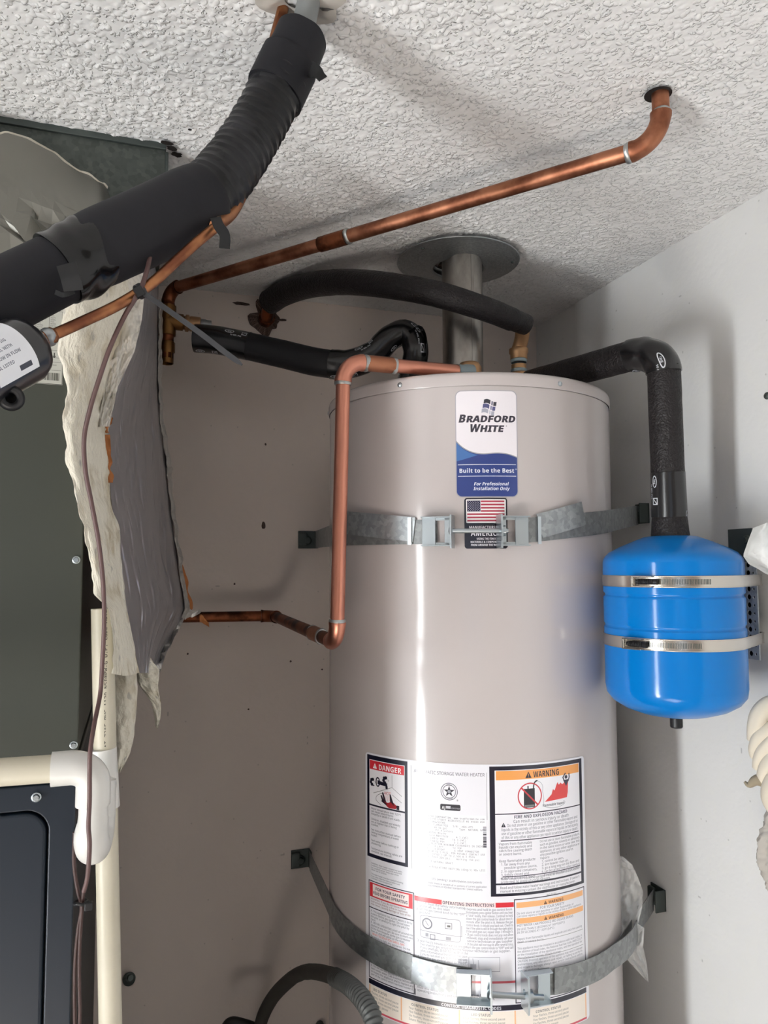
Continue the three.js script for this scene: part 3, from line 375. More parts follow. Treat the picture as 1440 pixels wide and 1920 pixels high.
// ------------------------------------------------------------------ earthquake straps round the heater
const angOf = (x, y, r = TR + 0.006) => { const d = ray(x, y), ox = -TX, oz = -TZ, a = d.x * d.x + d.z * d.z, b = 2 * (d.x * ox + d.z * oz), c = ox * ox + oz * oz - r * r, t = (-b - Math.sqrt(b * b - 4 * a * c)) / (2 * a); return Math.atan2(d.x * t - TX, d.z * t - TZ) * 180 / Math.PI; };
function buckle(strap, a0, a1, y, open, hh) { // a channel bracket lying on the tank from angle a0 to a1; its end plate stands at a1
  const s = Math.sign(a1 - a0), L = Math.abs(a1 - a0) * Math.PI / 180 * TR, t = 0.0018, am = (a0 + a1) / 2;
  const m = new THREE.Matrix4().makeBasis(outward(am + 90).multiplyScalar(s), V(0, 1, 0), outward(am).multiplyScalar(1)).setPosition(onTank(am, y, TR + 0.0065));
  const w = hh / 2, list = [];
  const B = (x0, x1, y0, y1, z0, z1) => list.push(box(x0, x1, y0, y1, z0, z1, 0.0006));
  B(-L / 2, -L / 2 + L * 0.42, -w, w, 0, t + 0.001); B(L / 2 - L * 0.3, L / 2, -w, w, 0, t); B(-L / 2, L / 2, w - 0.006, w, 0, t); B(-L / 2, L / 2, -w, -w + 0.006, 0, t);
  B(-L / 2, L / 2, w - t, w, 0, 0.014); B(-L / 2, L / 2, -w, -w + t, 0, 0.014);
  const plate = new THREE.Shape(); plate.moveTo(0, -w - 0.003); plate.lineTo(0.024, -w - 0.003); plate.lineTo(0.027, 0); plate.lineTo(0.024, w + 0.001); plate.lineTo(0, w + 0.001); plate.closePath();
  const h = new THREE.Path(); h.absarc(0.0125, 0, 0.0046, 0, Math.PI * 2); plate.holes.push(h);
  list.push(new THREE.ExtrudeGeometry(plate, { depth: 0.002, bevelEnabled: true, bevelSize: 0.0006, bevelThickness: 0.0006, bevelSegments: 2, curveSegments: 16 }).rotateY(-Math.PI / 2).translate(L / 2, 0, 0));
  const g = join(list).applyMatrix4(m); if (s < 0) { /* mirrored basis: turn the faces back */ const p = g.attributes.position, n = g.attributes.normal; for (let i = 0; i < p.count; i += 3) for (const A of [p, n]) { const X = [A.getX(i + 1), A.getY(i + 1), A.getZ(i + 1)]; A.setXYZ(i + 1, A.getX(i + 2), A.getY(i + 2), A.getZ(i + 2)); A.setXYZ(i + 2, ...X); } }
  const made = part('buckle', g, M.zinc, strap);
  return { L, end: onTank(a1, y, TR + 0.0065 + 0.0125), made };
}
function wallBracket(strap, at, n, up) { // folded angle bracket with a hex lag screw, on the wall
  const q = new THREE.Quaternion().setFromUnitVectors(V(0, 0, 1), n), m = new THREE.Matrix4().compose(at, q, V(1, 1, 1));
  const g = join([box(-0.02, 0.022, -0.02, 0.02, 0.0005, 0.0035, 0.001), box(0.019, 0.022, -0.02, 0.02, 0.0005, 0.024, 0.001), box(-0.021, 0.0, -0.0155, 0.0155, 0.003, 0.012, 0.004)]).applyMatrix4(m);
  const b = part('wall_bracket', g, M.steelDark, strap);
  part('lag_screw', hexScrew(at.clone().addScaledVector(n, 0.0038).add(V(0, -0.002, 0)), n, 0.007), M.steelDark, b);
  return b;
}
const tangent = (P, side) => { const d = Math.hypot(P.x - TX, P.z - TZ), a = Math.atan2(P.x - TX, P.z - TZ), r = TR + 0.0022; return (a + side * Math.acos(r / d)) * 180 / Math.PI; };
function strapArc(P, yP, a0, yTan, aEnd, yEnd, side) { // from the wall point to the tank and round its front
  const r = TR + 0.0022, pts = [P.clone().setY(yP)], n = 40; const q = onTank(a0, yTan, r); for (let i = 1; i < 8; i++) pts.push(pts[0].clone().lerp(q, i / 8));
  for (let i = 0; i <= n; i++) pts.push(onTank(lerp(a0, aEnd, i / n), lerp(yTan, yEnd, i / n), r)); return pts;
}
{ // upper strap
  const s = thing('earthquake_strap', 'upper galvanized strap across the flag label, tightened by a bolt between two buckles', 'strap', onTank(-20, 1.8));
  const A = V(0.392, 1.808, ZB + 0.02), B = V(XR - 0.02, 1.852, -1.268);
  const aL = angOf(792, 1000), aL2 = angOf(853, 1000), aR2 = angOf(930, 1000), aR = angOf(990, 1000);
  part('band', band(strapArc(A, 1.808, tangent(A, 1) - 0, 1.803, aL + 5, 1.8015), 0.0385, 0.0011), M.galvDull, s).userData.label = 'band on the pipe side';
  part('band', band(strapArc(B, 1.848, tangent(B, -1), 1.824, aR - 3, 1.8015), 0.0385, 0.0011), M.galvDull, s);
  const tailAt = (x, y, r) => onTank(angOf(x, y, TR + r), 0, TR + r).setY(O.y);
  const tailL = [], tailR = [];
  for (let i = 0; i <= 14; i++) { const k = i / 14, a = lerp(angOf(652, 990), angOf(776, 990), k); tailL.push(onTank(a, lerp(1.822, 1.8055, k), TR + lerp(0.012, 0.0045, k))); const b = lerp(angOf(1092, 980), angOf(996, 990), k); tailR.push(onTank(b, lerp(1.832, 1.806, k), TR + lerp(0.009, 0.0045, k))); }
  part('band_tail', band(tailL, 0.0385, 0.0011), M.galv, s); part('band_tail', band(tailR.slice(0, 13), 0.0385, 0.0011), M.galv, s);
  for (const [x0, x1] of [[1008, 1014], [765, 772]]) part('clip', band([0, 1, 2].map((k) => onTank(lerp(angOf(x0, 995), angOf(x1, 995), k / 2), 1.803, TR + 0.007)), 0.043, 0.0016), M.zinc, s);
  const b0 = buckle(s, aL, aL2, 1.8015, 1, 0.046), b1 = buckle(s, aR, aR2, 1.8015, 1, 0.046);
  const dir = b1.end.clone().sub(b0.end).normalize();
  part('bolt', [sweep(line(b0.end.clone().addScaledVector(dir, -0.006), b1.end.clone().addScaledVector(dir, 0.016)), 0.0036, { seg: 14 }), turned([[0.0075, 0], [0.0075, 0.002], [0.005, 0.005], [0, 0.006]], b0.end.clone().addScaledVector(dir, -0.003), b0.end.clone().addScaledVector(dir, -1), 20)], M.zinc, s);
  part('nut', hexNut(0.0085, 0.009, b1.end.clone().addScaledVector(dir, 0.003), b1.end.clone().addScaledVector(dir, 1)), M.zinc, s);
  wallBracket(s, V(0.375, 1.808, ZB), V(0, 0, 1)); wallBracket(s, V(XR, 1.852, -1.278), V(-1, 0, 0));
}
{ // lower strap
  const s = thing('earthquake_strap', 'lower galvanized strap across the instruction label, with a bright zinc buckle and bolt', 'strap', onTank(-20, 1.13));
  const A = V(0.38, 1.10, ZB + 0.02), B = V(XR - 0.02, 1.105, -1.252);
  const aL = angOf(855, 1850), aL2 = angOf(922, 1860), aR2 = angOf(976, 1860), aR = angOf(1030, 1850);
  part('band', band(strapArc(A, 1.10, tangent(A, 1), 1.152, aL + 5, 1.131), 0.0385, 0.0011), M.galvDull, s).userData.label = 'dull band on the left';
  part('band', band(strapArc(B, 1.105, tangent(B, -1), 1.112, aR - 3, 1.124), 0.0385, 0.0011), M.galvDull, s);
  const tailL = []; for (let i = 0; i <= 12; i++) { const k = i / 12; tailL.push(onTank(lerp(angOf(772, 1820), angOf(862, 1838), k), lerp(1.136, 1.1315, k), TR + 0.0055)); }
  part('band_tail', band(tailL, 0.0395, 0.0013), M.galv, s).userData.label = 'bright folded end of the band';
  const tailR = []; for (let i = 0; i <= 12; i++) { const k = i / 12; tailR.push(onTank(lerp(62, angOf(1040, 1845), k), lerp(1.113, 1.124, k), TR + lerp(0.03, 0.006, Math.min(1, k * 2)))); }
  part('band_tail', band(tailR, 0.0385, 0.0011), M.galvDull, s);
  const b0 = buckle(s, aL, aL2, 1.128, 1, 0.046), b1 = buckle(s, aR, aR2, 1.124, 1, 0.046);
  b0.end.y -= 0.006; b1.end.y -= 0.006; const dir = b1.end.clone().sub(b0.end).normalize();
  part('bolt', [sweep(line(b0.end.clone().addScaledVector(dir, -0.006), b1.end.clone().addScaledVector(dir, 0.03)), 0.0042, { seg: 14 }), turned([[0.0075, 0], [0.0075, 0.002], [0.005, 0.005], [0, 0.006]], b0.end.clone().addScaledVector(dir, -0.003), b0.end.clone().addScaledVector(dir, -1), 20)], M.zinc, s);
  part('nut', hexNut(0.0095, 0.01, b1.end.clone().addScaledVector(dir, 0.003), b1.end.clone().addScaledVector(dir, 1)), M.zinc, s);
  wallBracket(s, V(0.362, 1.10, ZB), V(0, 0, 1)); wallBracket(s, V(XR, 1.105, -1.262), V(-1, 0, 0));
}

// ------------------------------------------------------------------ flue pipe and its ceiling collar
{
  const f = thing('flue_pipe', 'grey single-wall metal flue pipe rising from the heater top to the ceiling', 'flue pipe', V(VX, 2.1, VZ));
  const base = V(VX, 2.1, VZ), top = V(VX, 4, VZ);
  part('pipe', turned([[0.0385, 0.012], [0.0395, 0.014], [0.0395, 0.266]], base, top, 48), M.vent, f);
  part('crimped_end', turned([[0.043, -0.006], [0.0445, 0.0], [0.0445, 0.01], [0.0415, 0.0135], [0.0395, 0.022]], base, top, 48), M.vent, f);
  part('seam', box(-0.003, 0.003, 0.02, 0.265, 0.0388, 0.0402).rotateY(0.1).translate(VX, 2.1, VZ), M.vent, f);
  part('hose_clamp', [turned([[0.0448, 0.001], [0.0456, 0.001], [0.0456, 0.009], [0.0448, 0.009]], base, top, 48), box(-0.012, 0.012, 0.0, 0.011, 0.045, 0.053, 0.001).rotateY(-0.12).translate(VX, 2.1, VZ)], M.stainless, f);
  const c = thing('ceiling_collar', 'round galvanized trim collar where the flue pipe meets the ceiling', 'collar', V(VX, H - 0.012, VZ - 0.02));
  const cb = V(VX + 0.003, H - 0.022, VZ - 0.025), cu = V(VX + 0.003, 4, VZ - 0.025);
  part('plate', turned([[0.05, -0.001], [0.052, -0.004], [0.058, -0.003], [0.062, 0.001], [0.092, 0.005], [0.121, 0.008], [0.1225, 0.0095], [0.1215, 0.011], [0.09, 0.008], [0.055, 0.004], [0.05, 0.012]], cb, cu, 80), M.galv, c);
  for (const a of [-62, 66, 180]) { const p = V(cb.x + 0.108 * Math.sin(a * Math.PI / 180), cb.y + 0.0055, cb.z + 0.108 * Math.cos(a * Math.PI / 180)); part('nail_head', screwHead(p, V(0, -1, 0), 0.0035), M.steelDark, c); }
  struct('ceiling_hole', turned([[0.0, 0], [0.062, 0], [0.062, -0.002], [0.0, -0.002]].map(([r, y]) => [r * 1.2, y]), V(VX + 0.05, H - 0.0045, VZ - 0.05), V(VX + 0.05, 4, VZ - 0.05), 32), M.rust);
}
// ------------------------------------------------------------------ copper pipes
const CU = 0.0111;
const wobble = (t, a, l) => 0.0006 * Math.sin(a * 3 + l * 90) + 0.0005 * Math.sin(a * 2 - l * 140);
function solderRing(at, dir, r, parent, mat = M.solder) { return part('solder_joint', sweep(line(at.clone().addScaledVector(dir, -0.0035), at.clone().addScaledVector(dir, 0.0035), 4), (t, a, l) => r + 0.0011 * Math.sin(Math.PI * clamp(t, 0.02, 0.98)) + wobble(t, a, l + at.x), { seg: 20 }), mat, parent); }
function elbow(c, a, b, size, r, mat, parent) { // fitting at corner c, arms towards a and b, with swollen sockets
  const A = toward(c, a, size), B = toward(c, b, size), path = bend(A, c, B, 16);
  return part('elbow', sweep(path, (t) => r + 0.0017 + 0.0009 * (smoothstep(Math.abs(t - 0.5), 0.36, 0.4)), { seg: 24 }), mat, parent);
}
function coupling(at, dir, half, r, mat, parent) { return part('coupling', sweep(line(at.clone().addScaledVector(dir, -half), at.clone().addScaledVector(dir, half), 6), (t) => r + 0.0018, { seg: 22 }), mat, parent); }
const run = (a, b, mat, parent, r = CU) => part('pipe', sweep(line(a, b, 2), r, { seg: 22 }), mat, parent);

{ // relief drain: heater top -> elbow -> down -> back to the wall -> left along the wall
  const d = thing('drain_pipe', 'bright copper relief pipe dropping down the left side of the heater to the back wall', 'copper pipe', V(0.31, 2.07, -1.16));
  const a = pd(868, 690, 1.262), c1 = V(0.304, 2.067, -1.109), c2 = V(0.301, 1.629, -1.137), c3 = V(0.291, 1.640, -1.635), e = V(-0.045, 1.643, -1.635);
  a.y = 2.0735;
  const u01 = c1.clone().sub(a).normalize(), u12 = c2.clone().sub(c1).normalize(), u23 = c3.clone().sub(c2).normalize(), u34 = e.clone().sub(c3).normalize();
  run(a.clone().addScaledVector(u01, -0.01), c1.clone().addScaledVector(u01, -0.03), M.copperNew, d); run(c1.clone().addScaledVector(u12, 0.03), c2.clone().addScaledVector(u12, -0.03), M.copperNew, d);
  part('pipe', sweep(line(c2.clone().addScaledVector(u23, 0.03), c3.clone().addScaledVector(u23, -0.025), 2), CU, { seg: 22 }), M.copperDark, d).userData.label = 'tarnished old pipe';
  part('pipe', sweep(line(c3.clone().addScaledVector(u34, 0.02), e, 2), CU, { seg: 22 }), M.copperDark, d).userData.label = 'tarnished old pipe';
  elbow(c1, a, c2, 0.033, CU, M.copperNew, d); elbow(c2, c1, c3, 0.033, CU, M.copperNew, d); elbow(c3, c2, e, 0.028, CU, M.copperDark, d);
  coupling(c1.clone().addScaledVector(u01, -0.062), u01, 0.024, CU, M.copper, d);
  coupling(c2.clone().addScaledVector(u23, 0.12), u23, 0.03, CU, M.copper, d);
  for (const [p, u] of [[c1.clone().addScaledVector(u01, -0.038), u01], [c1.clone().addScaledVector(u01, -0.087), u01], [c1.clone().addScaledVector(u12, 0.034), u12], [c2.clone().addScaledVector(u12, -0.034), u12], [c2.clone().addScaledVector(u23, 0.09), u23], [c2.clone().addScaledVector(u23, 0.15), u23]]) solderRing(p, u, CU + 0.0012, d);
  part('adapter', turned([[0.0135, 0], [0.0135, 0.012], [0.012, 0.018], [0.012, 0.03]], a.clone().addScaledVector(u01, -0.018), a.clone().addScaledVector(u01, 1), 24), M.dielectric, d);
}
{ // supply: ceiling stub -> elbow -> long run under the ceiling -> elbow behind the ductwork -> valve
  const r = 0.0111, d = thing('supply_pipe', 'long copper pipe running under the ceiling from the stub by the right wall', 'copper pipe', V(0.641, 2.3, -0.777));
  const top = V(0.6405, H + 0.02, -0.7755), c1 = V(0.6435, 2.298, -0.7785), c2 = V(0.0545, 2.300, -1.525), low = V(0.0545, 2.16, -1.525);
  const u = c2.clone().sub(c1).normalize(), dn = V(0, -1, 0), at = (t) => c1.clone().lerp(c2, t);
  run(top, c1.clone().setY(2.325), M.copper, d, r); run(c1.clone().addScaledVector(u, 0.035), c2.clone().addScaledVector(u, -0.02), M.copper, d, r);
  part('pipe', sweep(line(c2.clone().setY(2.28), low, 2), 0.0125, { seg: 22 }), M.copperDark, d);
  elbow(c1, top, c2, 0.04, r, M.copper, d); elbow(c2, c1, low, 0.03, r, M.copperDark, d);
  solderRing(c1.clone().setY(2.3375), dn, r + 0.0014, d); solderRing(c1.clone().addScaledVector(u, 0.043), u, r + 0.0014, d);
  const k = 0.565; coupling(at(k), u, 0.028, r, M.copperDark, d); solderRing(at(k - 0.034), u, r + 0.001, d); 
  const v = V(0.0545, 2.237, -1.525);
  const valve = part('tee_valve', [turned([[0.014, -0.03], [0.0165, -0.03], [0.0165, 0.03], [0.014, 0.03]], v, v.clone().setY(0), 24), turned([[0.0165, 0.0], [0.0165, 0.03], [0.0135, 0.031], [0.0135, 0.034]], v, v.clone().add(V(1, -0.06, 0.1)), 24)], M.brassDark, d);
  part('union_nut', turned([[0.0145, 0.034], [0.0172, 0.035], [0.0172, 0.041], [0.0145, 0.042], [0.0145, 0.044], [0.0155, 0.044], [0.0155, 0.062], [0.014, 0.064]], v, v.clone().add(V(1, -0.06, 0.1)), 8), M.brass, valve);
  part('hose_ferrule', turned([[0.0105, 0.064], [0.0125, 0.065], [0.0125, 0.074], [0.0115, 0.075], [0.0115, 0.085]], v, v.clone().add(V(1, -0.06, 0.1)), 6), M.galv, valve);
  part('union', [turned([[0.0125, 0], [0.0155, 0.002], [0.0155, 0.022], [0.013, 0.024], [0.013, 0.045]], V(0.0545, 2.195, -1.525), V(0.0545, 0, -1.525), 8)], M.brassDark, d);
  struct('ceiling_hole', turned([[0, 0], [0.016, 0], [0.0175, -0.001]].reverse(), V(0.6385, H - 0.0042, -0.777), V(0.6385, 4, -0.777), 24), M.hole);
}
// ------------------------------------------------------------------ black foam-covered pipes
{ // hose from the old wall stub, arching in front of the flue to the cold side
  const d = thing('insulated_pipe', 'thick black foam-covered hose arching from the back wall across the flue pipe', 'insulated pipe', V(0.28, 2.33, -1.66));
  const pts = [[506, 566, 1.672], [530, 551, 1.63], [580, 535, 1.55], [650, 529, 1.46], [740, 537, 1.385], [820, 552, 1.355], [900, 576, 1.365], [958, 598, 1.405], [985, 609, 1.43]].map((q) => pd(...q));
  part('foam_sleeve', sweep(curve(pts, 90), (t, a, l) => lerp(0.0272, 0.0212, t) * (1 + 0.02 * noise(l * 60, Math.cos(a) * 2, Math.sin(a) * 2)) * (t > 0.955 ? 0.93 : 1), { seg: 32 }), M.foam, d);
  const ends = curve(pts, 90); const w0 = V(0.2765, 2.3125, ZB);
  part('stub', [sweep(curve([w0.clone().setZ(ZB - 0.03), w0.clone().setZ(ZB + 0.02), V(0.2765, 2.322, ZB + 0.038), ends[1]], 16), 0.0145, { seg: 20 }), turned([[0.0145, 0], [0.0185, 0.001], [0.0185, 0.022], [0.0145, 0.024]], w0, w0.clone().setZ(3), 20)], M.copperDark, d);
  const tip = pd(985, 609, 1.43), ct = V(COLD.x, 2.19, COLD.z);
  part('elbow', sweep(bend(ends[88], tip.clone().lerp(ct, 0.35).add(V(0.008, 0.004, 0)), V(COLD.x, 2.168, COLD.z), 14), (t) => 0.0138, { seg: 20 }), M.brass, d);
  struct('wall_hole', [grid(40, 6, (u, v) => { const a = u * 2 * Math.PI, q = 0.014 + (0.019 + 0.012 * noise(Math.cos(a) * 2.2, Math.sin(a) * 2.2, 4)) * v; return [V(0.279 + Math.cos(a) * q * 1.05, 2.318 + Math.sin(a) * q * 1.05, ZB + 0.0012 + 0.002 * v * (1 - v) * 4 * (0.5 + noise(u * 30, v * 5))), u, v]; }), turned([[0, 0], [0.02, 0], [0.02, -0.001]].reverse(), V(0.277, 2.3125, ZB + 0.0015), V(0.277, 2.3125, 3), 24)], M.rust);
}
{ // brass nipples, union and tee on the cold side
  const d = thing('brass_tee', 'brass nipple, union nut and tee on the right of the heater top', 'pipe fitting', V(COLD.x, 2.1, COLD.z)), up = V(COLD.x, 5, COLD.z), b = (y) => V(COLD.x, y, COLD.z);
  part('tee', turned([[0.013, 0], [0.0165, 0.0], [0.0165, 0.028], [0.019, 0.029], [0.019, 0.0365], [0.0145, 0.037]], b(2.084), up, 28), M.brass, d);
  part('nipple', turned([[0.0145, 0], [0.0145, 0.018]], b(2.119), up, 28), M.brass, d);
  for (const y of [2.1215, 2.141]) part('ring', turned([[0.0146, 0], [0.0158, 0.001], [0.0158, 0.006], [0.0146, 0.007]], b(y), up, 28), M.dielectric, d);
  part('union_nut', turned([[0.014, 0], [0.0165, 0.0], [0.0165, 0.01], [0.0185, 0.012], [0.0185, 0.02], [0.0145, 0.022]], b(2.148), up, 28), M.brass, d);
}
{ // branch to the expansion tank
  const d = thing('insulated_pipe', 'black foam-covered pipe with printed tape leading down to the blue expansion tank', 'insulated pipe', V(0.8, 2.08, -0.97));
  const s = V(COLD.x + 0.014, 2.098, COLD.z + 0.008), c = pd(1243, 651, 1.185), low = V(0.8035, 1.7945, -0.981), v = c.clone().sub(s).normalize();
  const foamR = (r) => (t, a, l) => r * (1 + 0.016 * noise(l * 70, Math.cos(a) * 2, Math.sin(a) * 2));
  part('foam_sleeve', sweep(line(s, toward(c, s, 0.05), 40), foamR(0.0255), { seg: 32 }), M.foam, d);
  const dn = low.clone().sub(c).normalize();
  part('foam_sleeve', sweep(line(c.clone().addScaledVector(dn, 0.03), c.clone().addScaledVector(dn, 0.205), 40), foamR(0.0255), { seg: 32 }), M.foam, d);
  part('foam_end', sweep(line(low.clone().addScaledVector(dn, -0.034), low, 12), (t, a, l) => 0.0262 + 0.003 * t + 0.0006 * noise(l * 80, Math.cos(a) * 2, Math.sin(a) * 2), { seg: 32 }), M.foam, d);
  part('elbow_tape', sweep(bend(toward(c, s, 0.062), c, c.clone().addScaledVector(dn, 0.04), 26), (t, a, l) => 0.0272 + 0.0012 * Math.sin(l * 190) * noise(a * 1.2, 3, 1) + 0.0008 * noise(l * 80, a * 2), { seg: 36 }), M.printTape, d);
  part('tape_wrap', sweep(line(c.clone().addScaledVector(dn, 0.198), low.clone().addScaledVector(dn, -0.03), 20), (t, a, l) => lerp(0.0262, 0.0272, t) + 0.0006 * Math.max(0, Math.cos(a - 2.2)) * Math.sin(l * 20), { seg: 36 }), M.printTape, d);
}
{ // hose on the hot side, swinging down and up in a loop
  const d = thing('insulated_pipe', 'black taped hose snaking from the brass valve up over to the left heater nipple', 'insulated pipe', V(0.12, 2.23, -1.53));
  const a = pd(366, 634, 1.50), pts = [[366, 634, 1.50], [400, 637, 1.5], [460, 648, 1.5], [530, 664, 1.49], [600, 680, 1.475], [655, 683, 1.465], [700, 664, 1.455], [732, 634, 1.45], [757, 622, 1.45], [774, 634, 1.445], [779, 660, 1.44]].map((q) => pd(...q)); pts.push(HOT.clone().setY(2.10)); pts.push(HOT.clone().setY(2.07));
  const path = curve(pts, 130), part2 = (name, i0, i1, r, mat, k) => part(name, sweep(path.slice(i0, i1 + 1), (t, ang, l) => r(lerp(i0, i1, t) / 130) * (1 + k * noise(l * 60 + i0, Math.cos(ang) * 2, Math.sin(ang) * 2)), { seg: 30 }), mat, d);
  const rad = (t) => lerp(0.0282, 0.0235, smoothstep(t, 0.45, 0.75));
  part2('foam_sleeve', 22, 64, (t) => rad(t) * 0.98, M.foamSmooth, 0.012); part2('end_tape', 0, 24, (t) => rad(t) * 1.0, M.printTape, 0.02); part2('tape_wrap', 62, 130, (t) => rad(t) * 1.03, M.printTape, 0.05);
  part('tape_flap', band(curve([pd(766, 620, 1.42), pd(786, 612, 1.42), pd(797, 630, 1.42), pd(797, 668, 1.42)], 12), 0.012, 0.0005, V(0, 0, 1)), M.vinyl, d);
}
// ------------------------------------------------------------------ blue expansion tank on its wall bracket
{
  const BX = 0.8052, BZ = -0.982, BR = 0.1045;
  const t = thing('expansion_tank', 'bright blue steel expansion tank hanging below the black pipe on the right wall', 'expansion tank', V(BX, 1.516, BZ));
  const prof = [[0, 1.514], [0.03, 1.515], [0.055, 1.520], [0.078, 1.528], [0.094, 1.538], [0.1025, 1.549], [BR, 1.562], [BR, 1.650], [BR - 0.0004, 1.6515], [BR - 0.002, 1.653], [BR - 0.002, 1.656], [BR, 1.6585], [BR, 1.698], [BR - 0.0026, 1.7005], [BR - 0.0026, 1.7035], [BR, 1.706], [BR, 1.752], [BR - 0.0012, 1.7575], [BR - 0.004, 1.762], [0.095, 1.768], [0.08, 1.776], [0.057, 1.786], [0.04, 1.7925], [0.02, 1.795], [0, 1.7955]];
  part('shell', lathe(prof, 96).translate(BX, 0, BZ), M.blue, t);
  const av = part('air_valve', [turned([[0.0, 0], [0.0085, 0], [0.0095, 0.002], [0.0095, 0.0175], [0.008, 0.0185]], V(BX, 1.496, BZ), V(BX, 3, BZ), 24), turned([[0, 0], [0.015, 0], [0.015, 0.001], [0, 0.001]], V(BX, 1.5135, BZ), V(BX, 3, BZ), 24)], M.blackPlastic, t);
  // perforated wall bracket: a plate with real holes
  const plate = new THREE.Shape(); plate.moveTo(-0.026, 1.597); plate.lineTo(0.029, 1.597); plate.lineTo(0.029, 1.745); plate.lineTo(0.029, 1.806); plate.lineTo(-0.026, 1.806); plate.closePath();
  for (let k = 0; k < 15; k++) for (const [x, r] of [[0.0115, 0.0044], [0.0215, 0.0022]]) { const h = new THREE.Path(); h.absarc(x, 1.606 + k * 0.0129, r, 0, Math.PI * 2); plate.holes.push(h); }
  const geo = new THREE.ExtrudeGeometry(plate, { depth: 0.002, bevelEnabled: false, curveSegments: 8 }).rotateY(-Math.PI / 2);
  const s = thing('tank_bracket', 'grey perforated metal bracket on the right wall behind the blue tank', 'bracket', V(XR, 1.7, -1.02));
  part('plate', [geo.clone().translate(XR - 0.036, 0, -0.98), box(XR - 0.036, XR - 0.001, 1.597, 1.806, -1.008, -1.006)], M.bracket, s);
  part('channel_back', box(XR - 0.0325, XR - 0.0315, 1.6, 1.803, -1.005, -0.957), M.blackPlastic, s);
  part('wall_tab', box(XR - 0.040, XR - 0.038, 1.752, 1.807, -1.007, -0.955, 0.0008), M.steelDark, s);
  part('screw', hexScrew(V(XR - 0.0405, 1.788, -0.966), V(-1, 0, 0), 0.005), M.steelDark, s);
  for (const [y, ang0, label, lean] of [[1.724, -1.04, 'upper stainless worm clamp round the blue tank and its bracket', 0.001], [1.6325, -1.2, 'lower stainless worm clamp round the blue tank and its bracket', -0.001]]) {
    const c = thing('hose_clamp', label, 'clamp', V(BX, y, BZ)), r = BR + 0.0008, pts = [];
    const P = [V(XR - 0.030, 0, -0.949), V(XR - 0.029, 0, -1.012)], tan = (p, sd) => { const dd = Math.hypot(p.x - BX, p.z - BZ); return Math.atan2(p.x - BX, p.z - BZ) + sd * Math.acos(r / dd); };
    const b0 = tan(P[0], -1), b1 = tan(P[1], 1) - 2 * Math.PI, N = 96, at = (a) => V(BX + Math.sin(a) * r, y, BZ + Math.cos(a) * r);
    for (let i = 0; i <= N; i++) pts.push(at(lerp(b0, b1, i / N))); for (let i = 1; i < 5; i++) pts.push(at(b1).lerp(P[1].clone().setY(y), i / 5)); for (let i = 0; i <= 4; i++) pts.push(P[1].clone().lerp(P[0], i / 4).setY(y)); for (let i = 1; i <= 5; i++) pts.push(P[0].clone().setY(y).lerp(at(b0), i / 5));
    part('band', band(pts, 0.0158, 0.0009, V(0, 1, 0), { loop: true }), M.stainless, c);
    part('rolled_edges', [0.0078, -0.0078].flatMap((q) => [sweep(pts.map((p) => p.clone().setY(y + q)), 0.0011, { seg: 8, loop: true })]), M.stainless, c);
    const slots = []; for (let k = 0; k < 34; k++) { const a = ang0 + 0.17 + k * 0.021; slots.push(box(-0.0004, 0.0004, -0.0038, 0.0038, 0, 0.0009).rotateY(a).translate(BX + Math.sin(a) * r, y, BZ + Math.cos(a) * r)); }
    part('thread_slots', slots, M.steelDark, c).userData.kind = 'stuff';
    const m = new THREE.Matrix4().makeRotationY(ang0).setPosition(BX + Math.sin(ang0) * (r + 0.0005), y, BZ + Math.cos(ang0) * (r + 0.0005));
    const screw = []; for (let k = 0; k < 9; k++) screw.push(new THREE.TorusGeometry(0.0033, 0.0011, 6, 14).rotateY(Math.PI / 2).rotateX(0.2).translate(-0.008 + k * 0.0025, 0, 0.0055)); screw.push(new THREE.CylinderGeometry(0.0032, 0.0032, 0.024, 12).rotateZ(Math.PI / 2).translate(0, 0, 0.0055), new THREE.CylinderGeometry(0.005, 0.005, 0.006, 6).rotateZ(Math.PI / 2).translate(0.0175, 0, 0.0055));
    part('worm_housing', join([box(-0.0165, 0.0125, 0.0062, 0.0082, 0, 0.0095, 0.0006), box(-0.0165, 0.0125, -0.0082, -0.0062, 0, 0.0095, 0.0006), box(-0.0185, -0.0155, -0.0082, 0.0082, 0, 0.0095, 0.0006)]).applyMatrix4(m), M.stainless, c);
    part('worm_screw', join(screw).applyMatrix4(m), M.blackPlastic, c);
  }
}
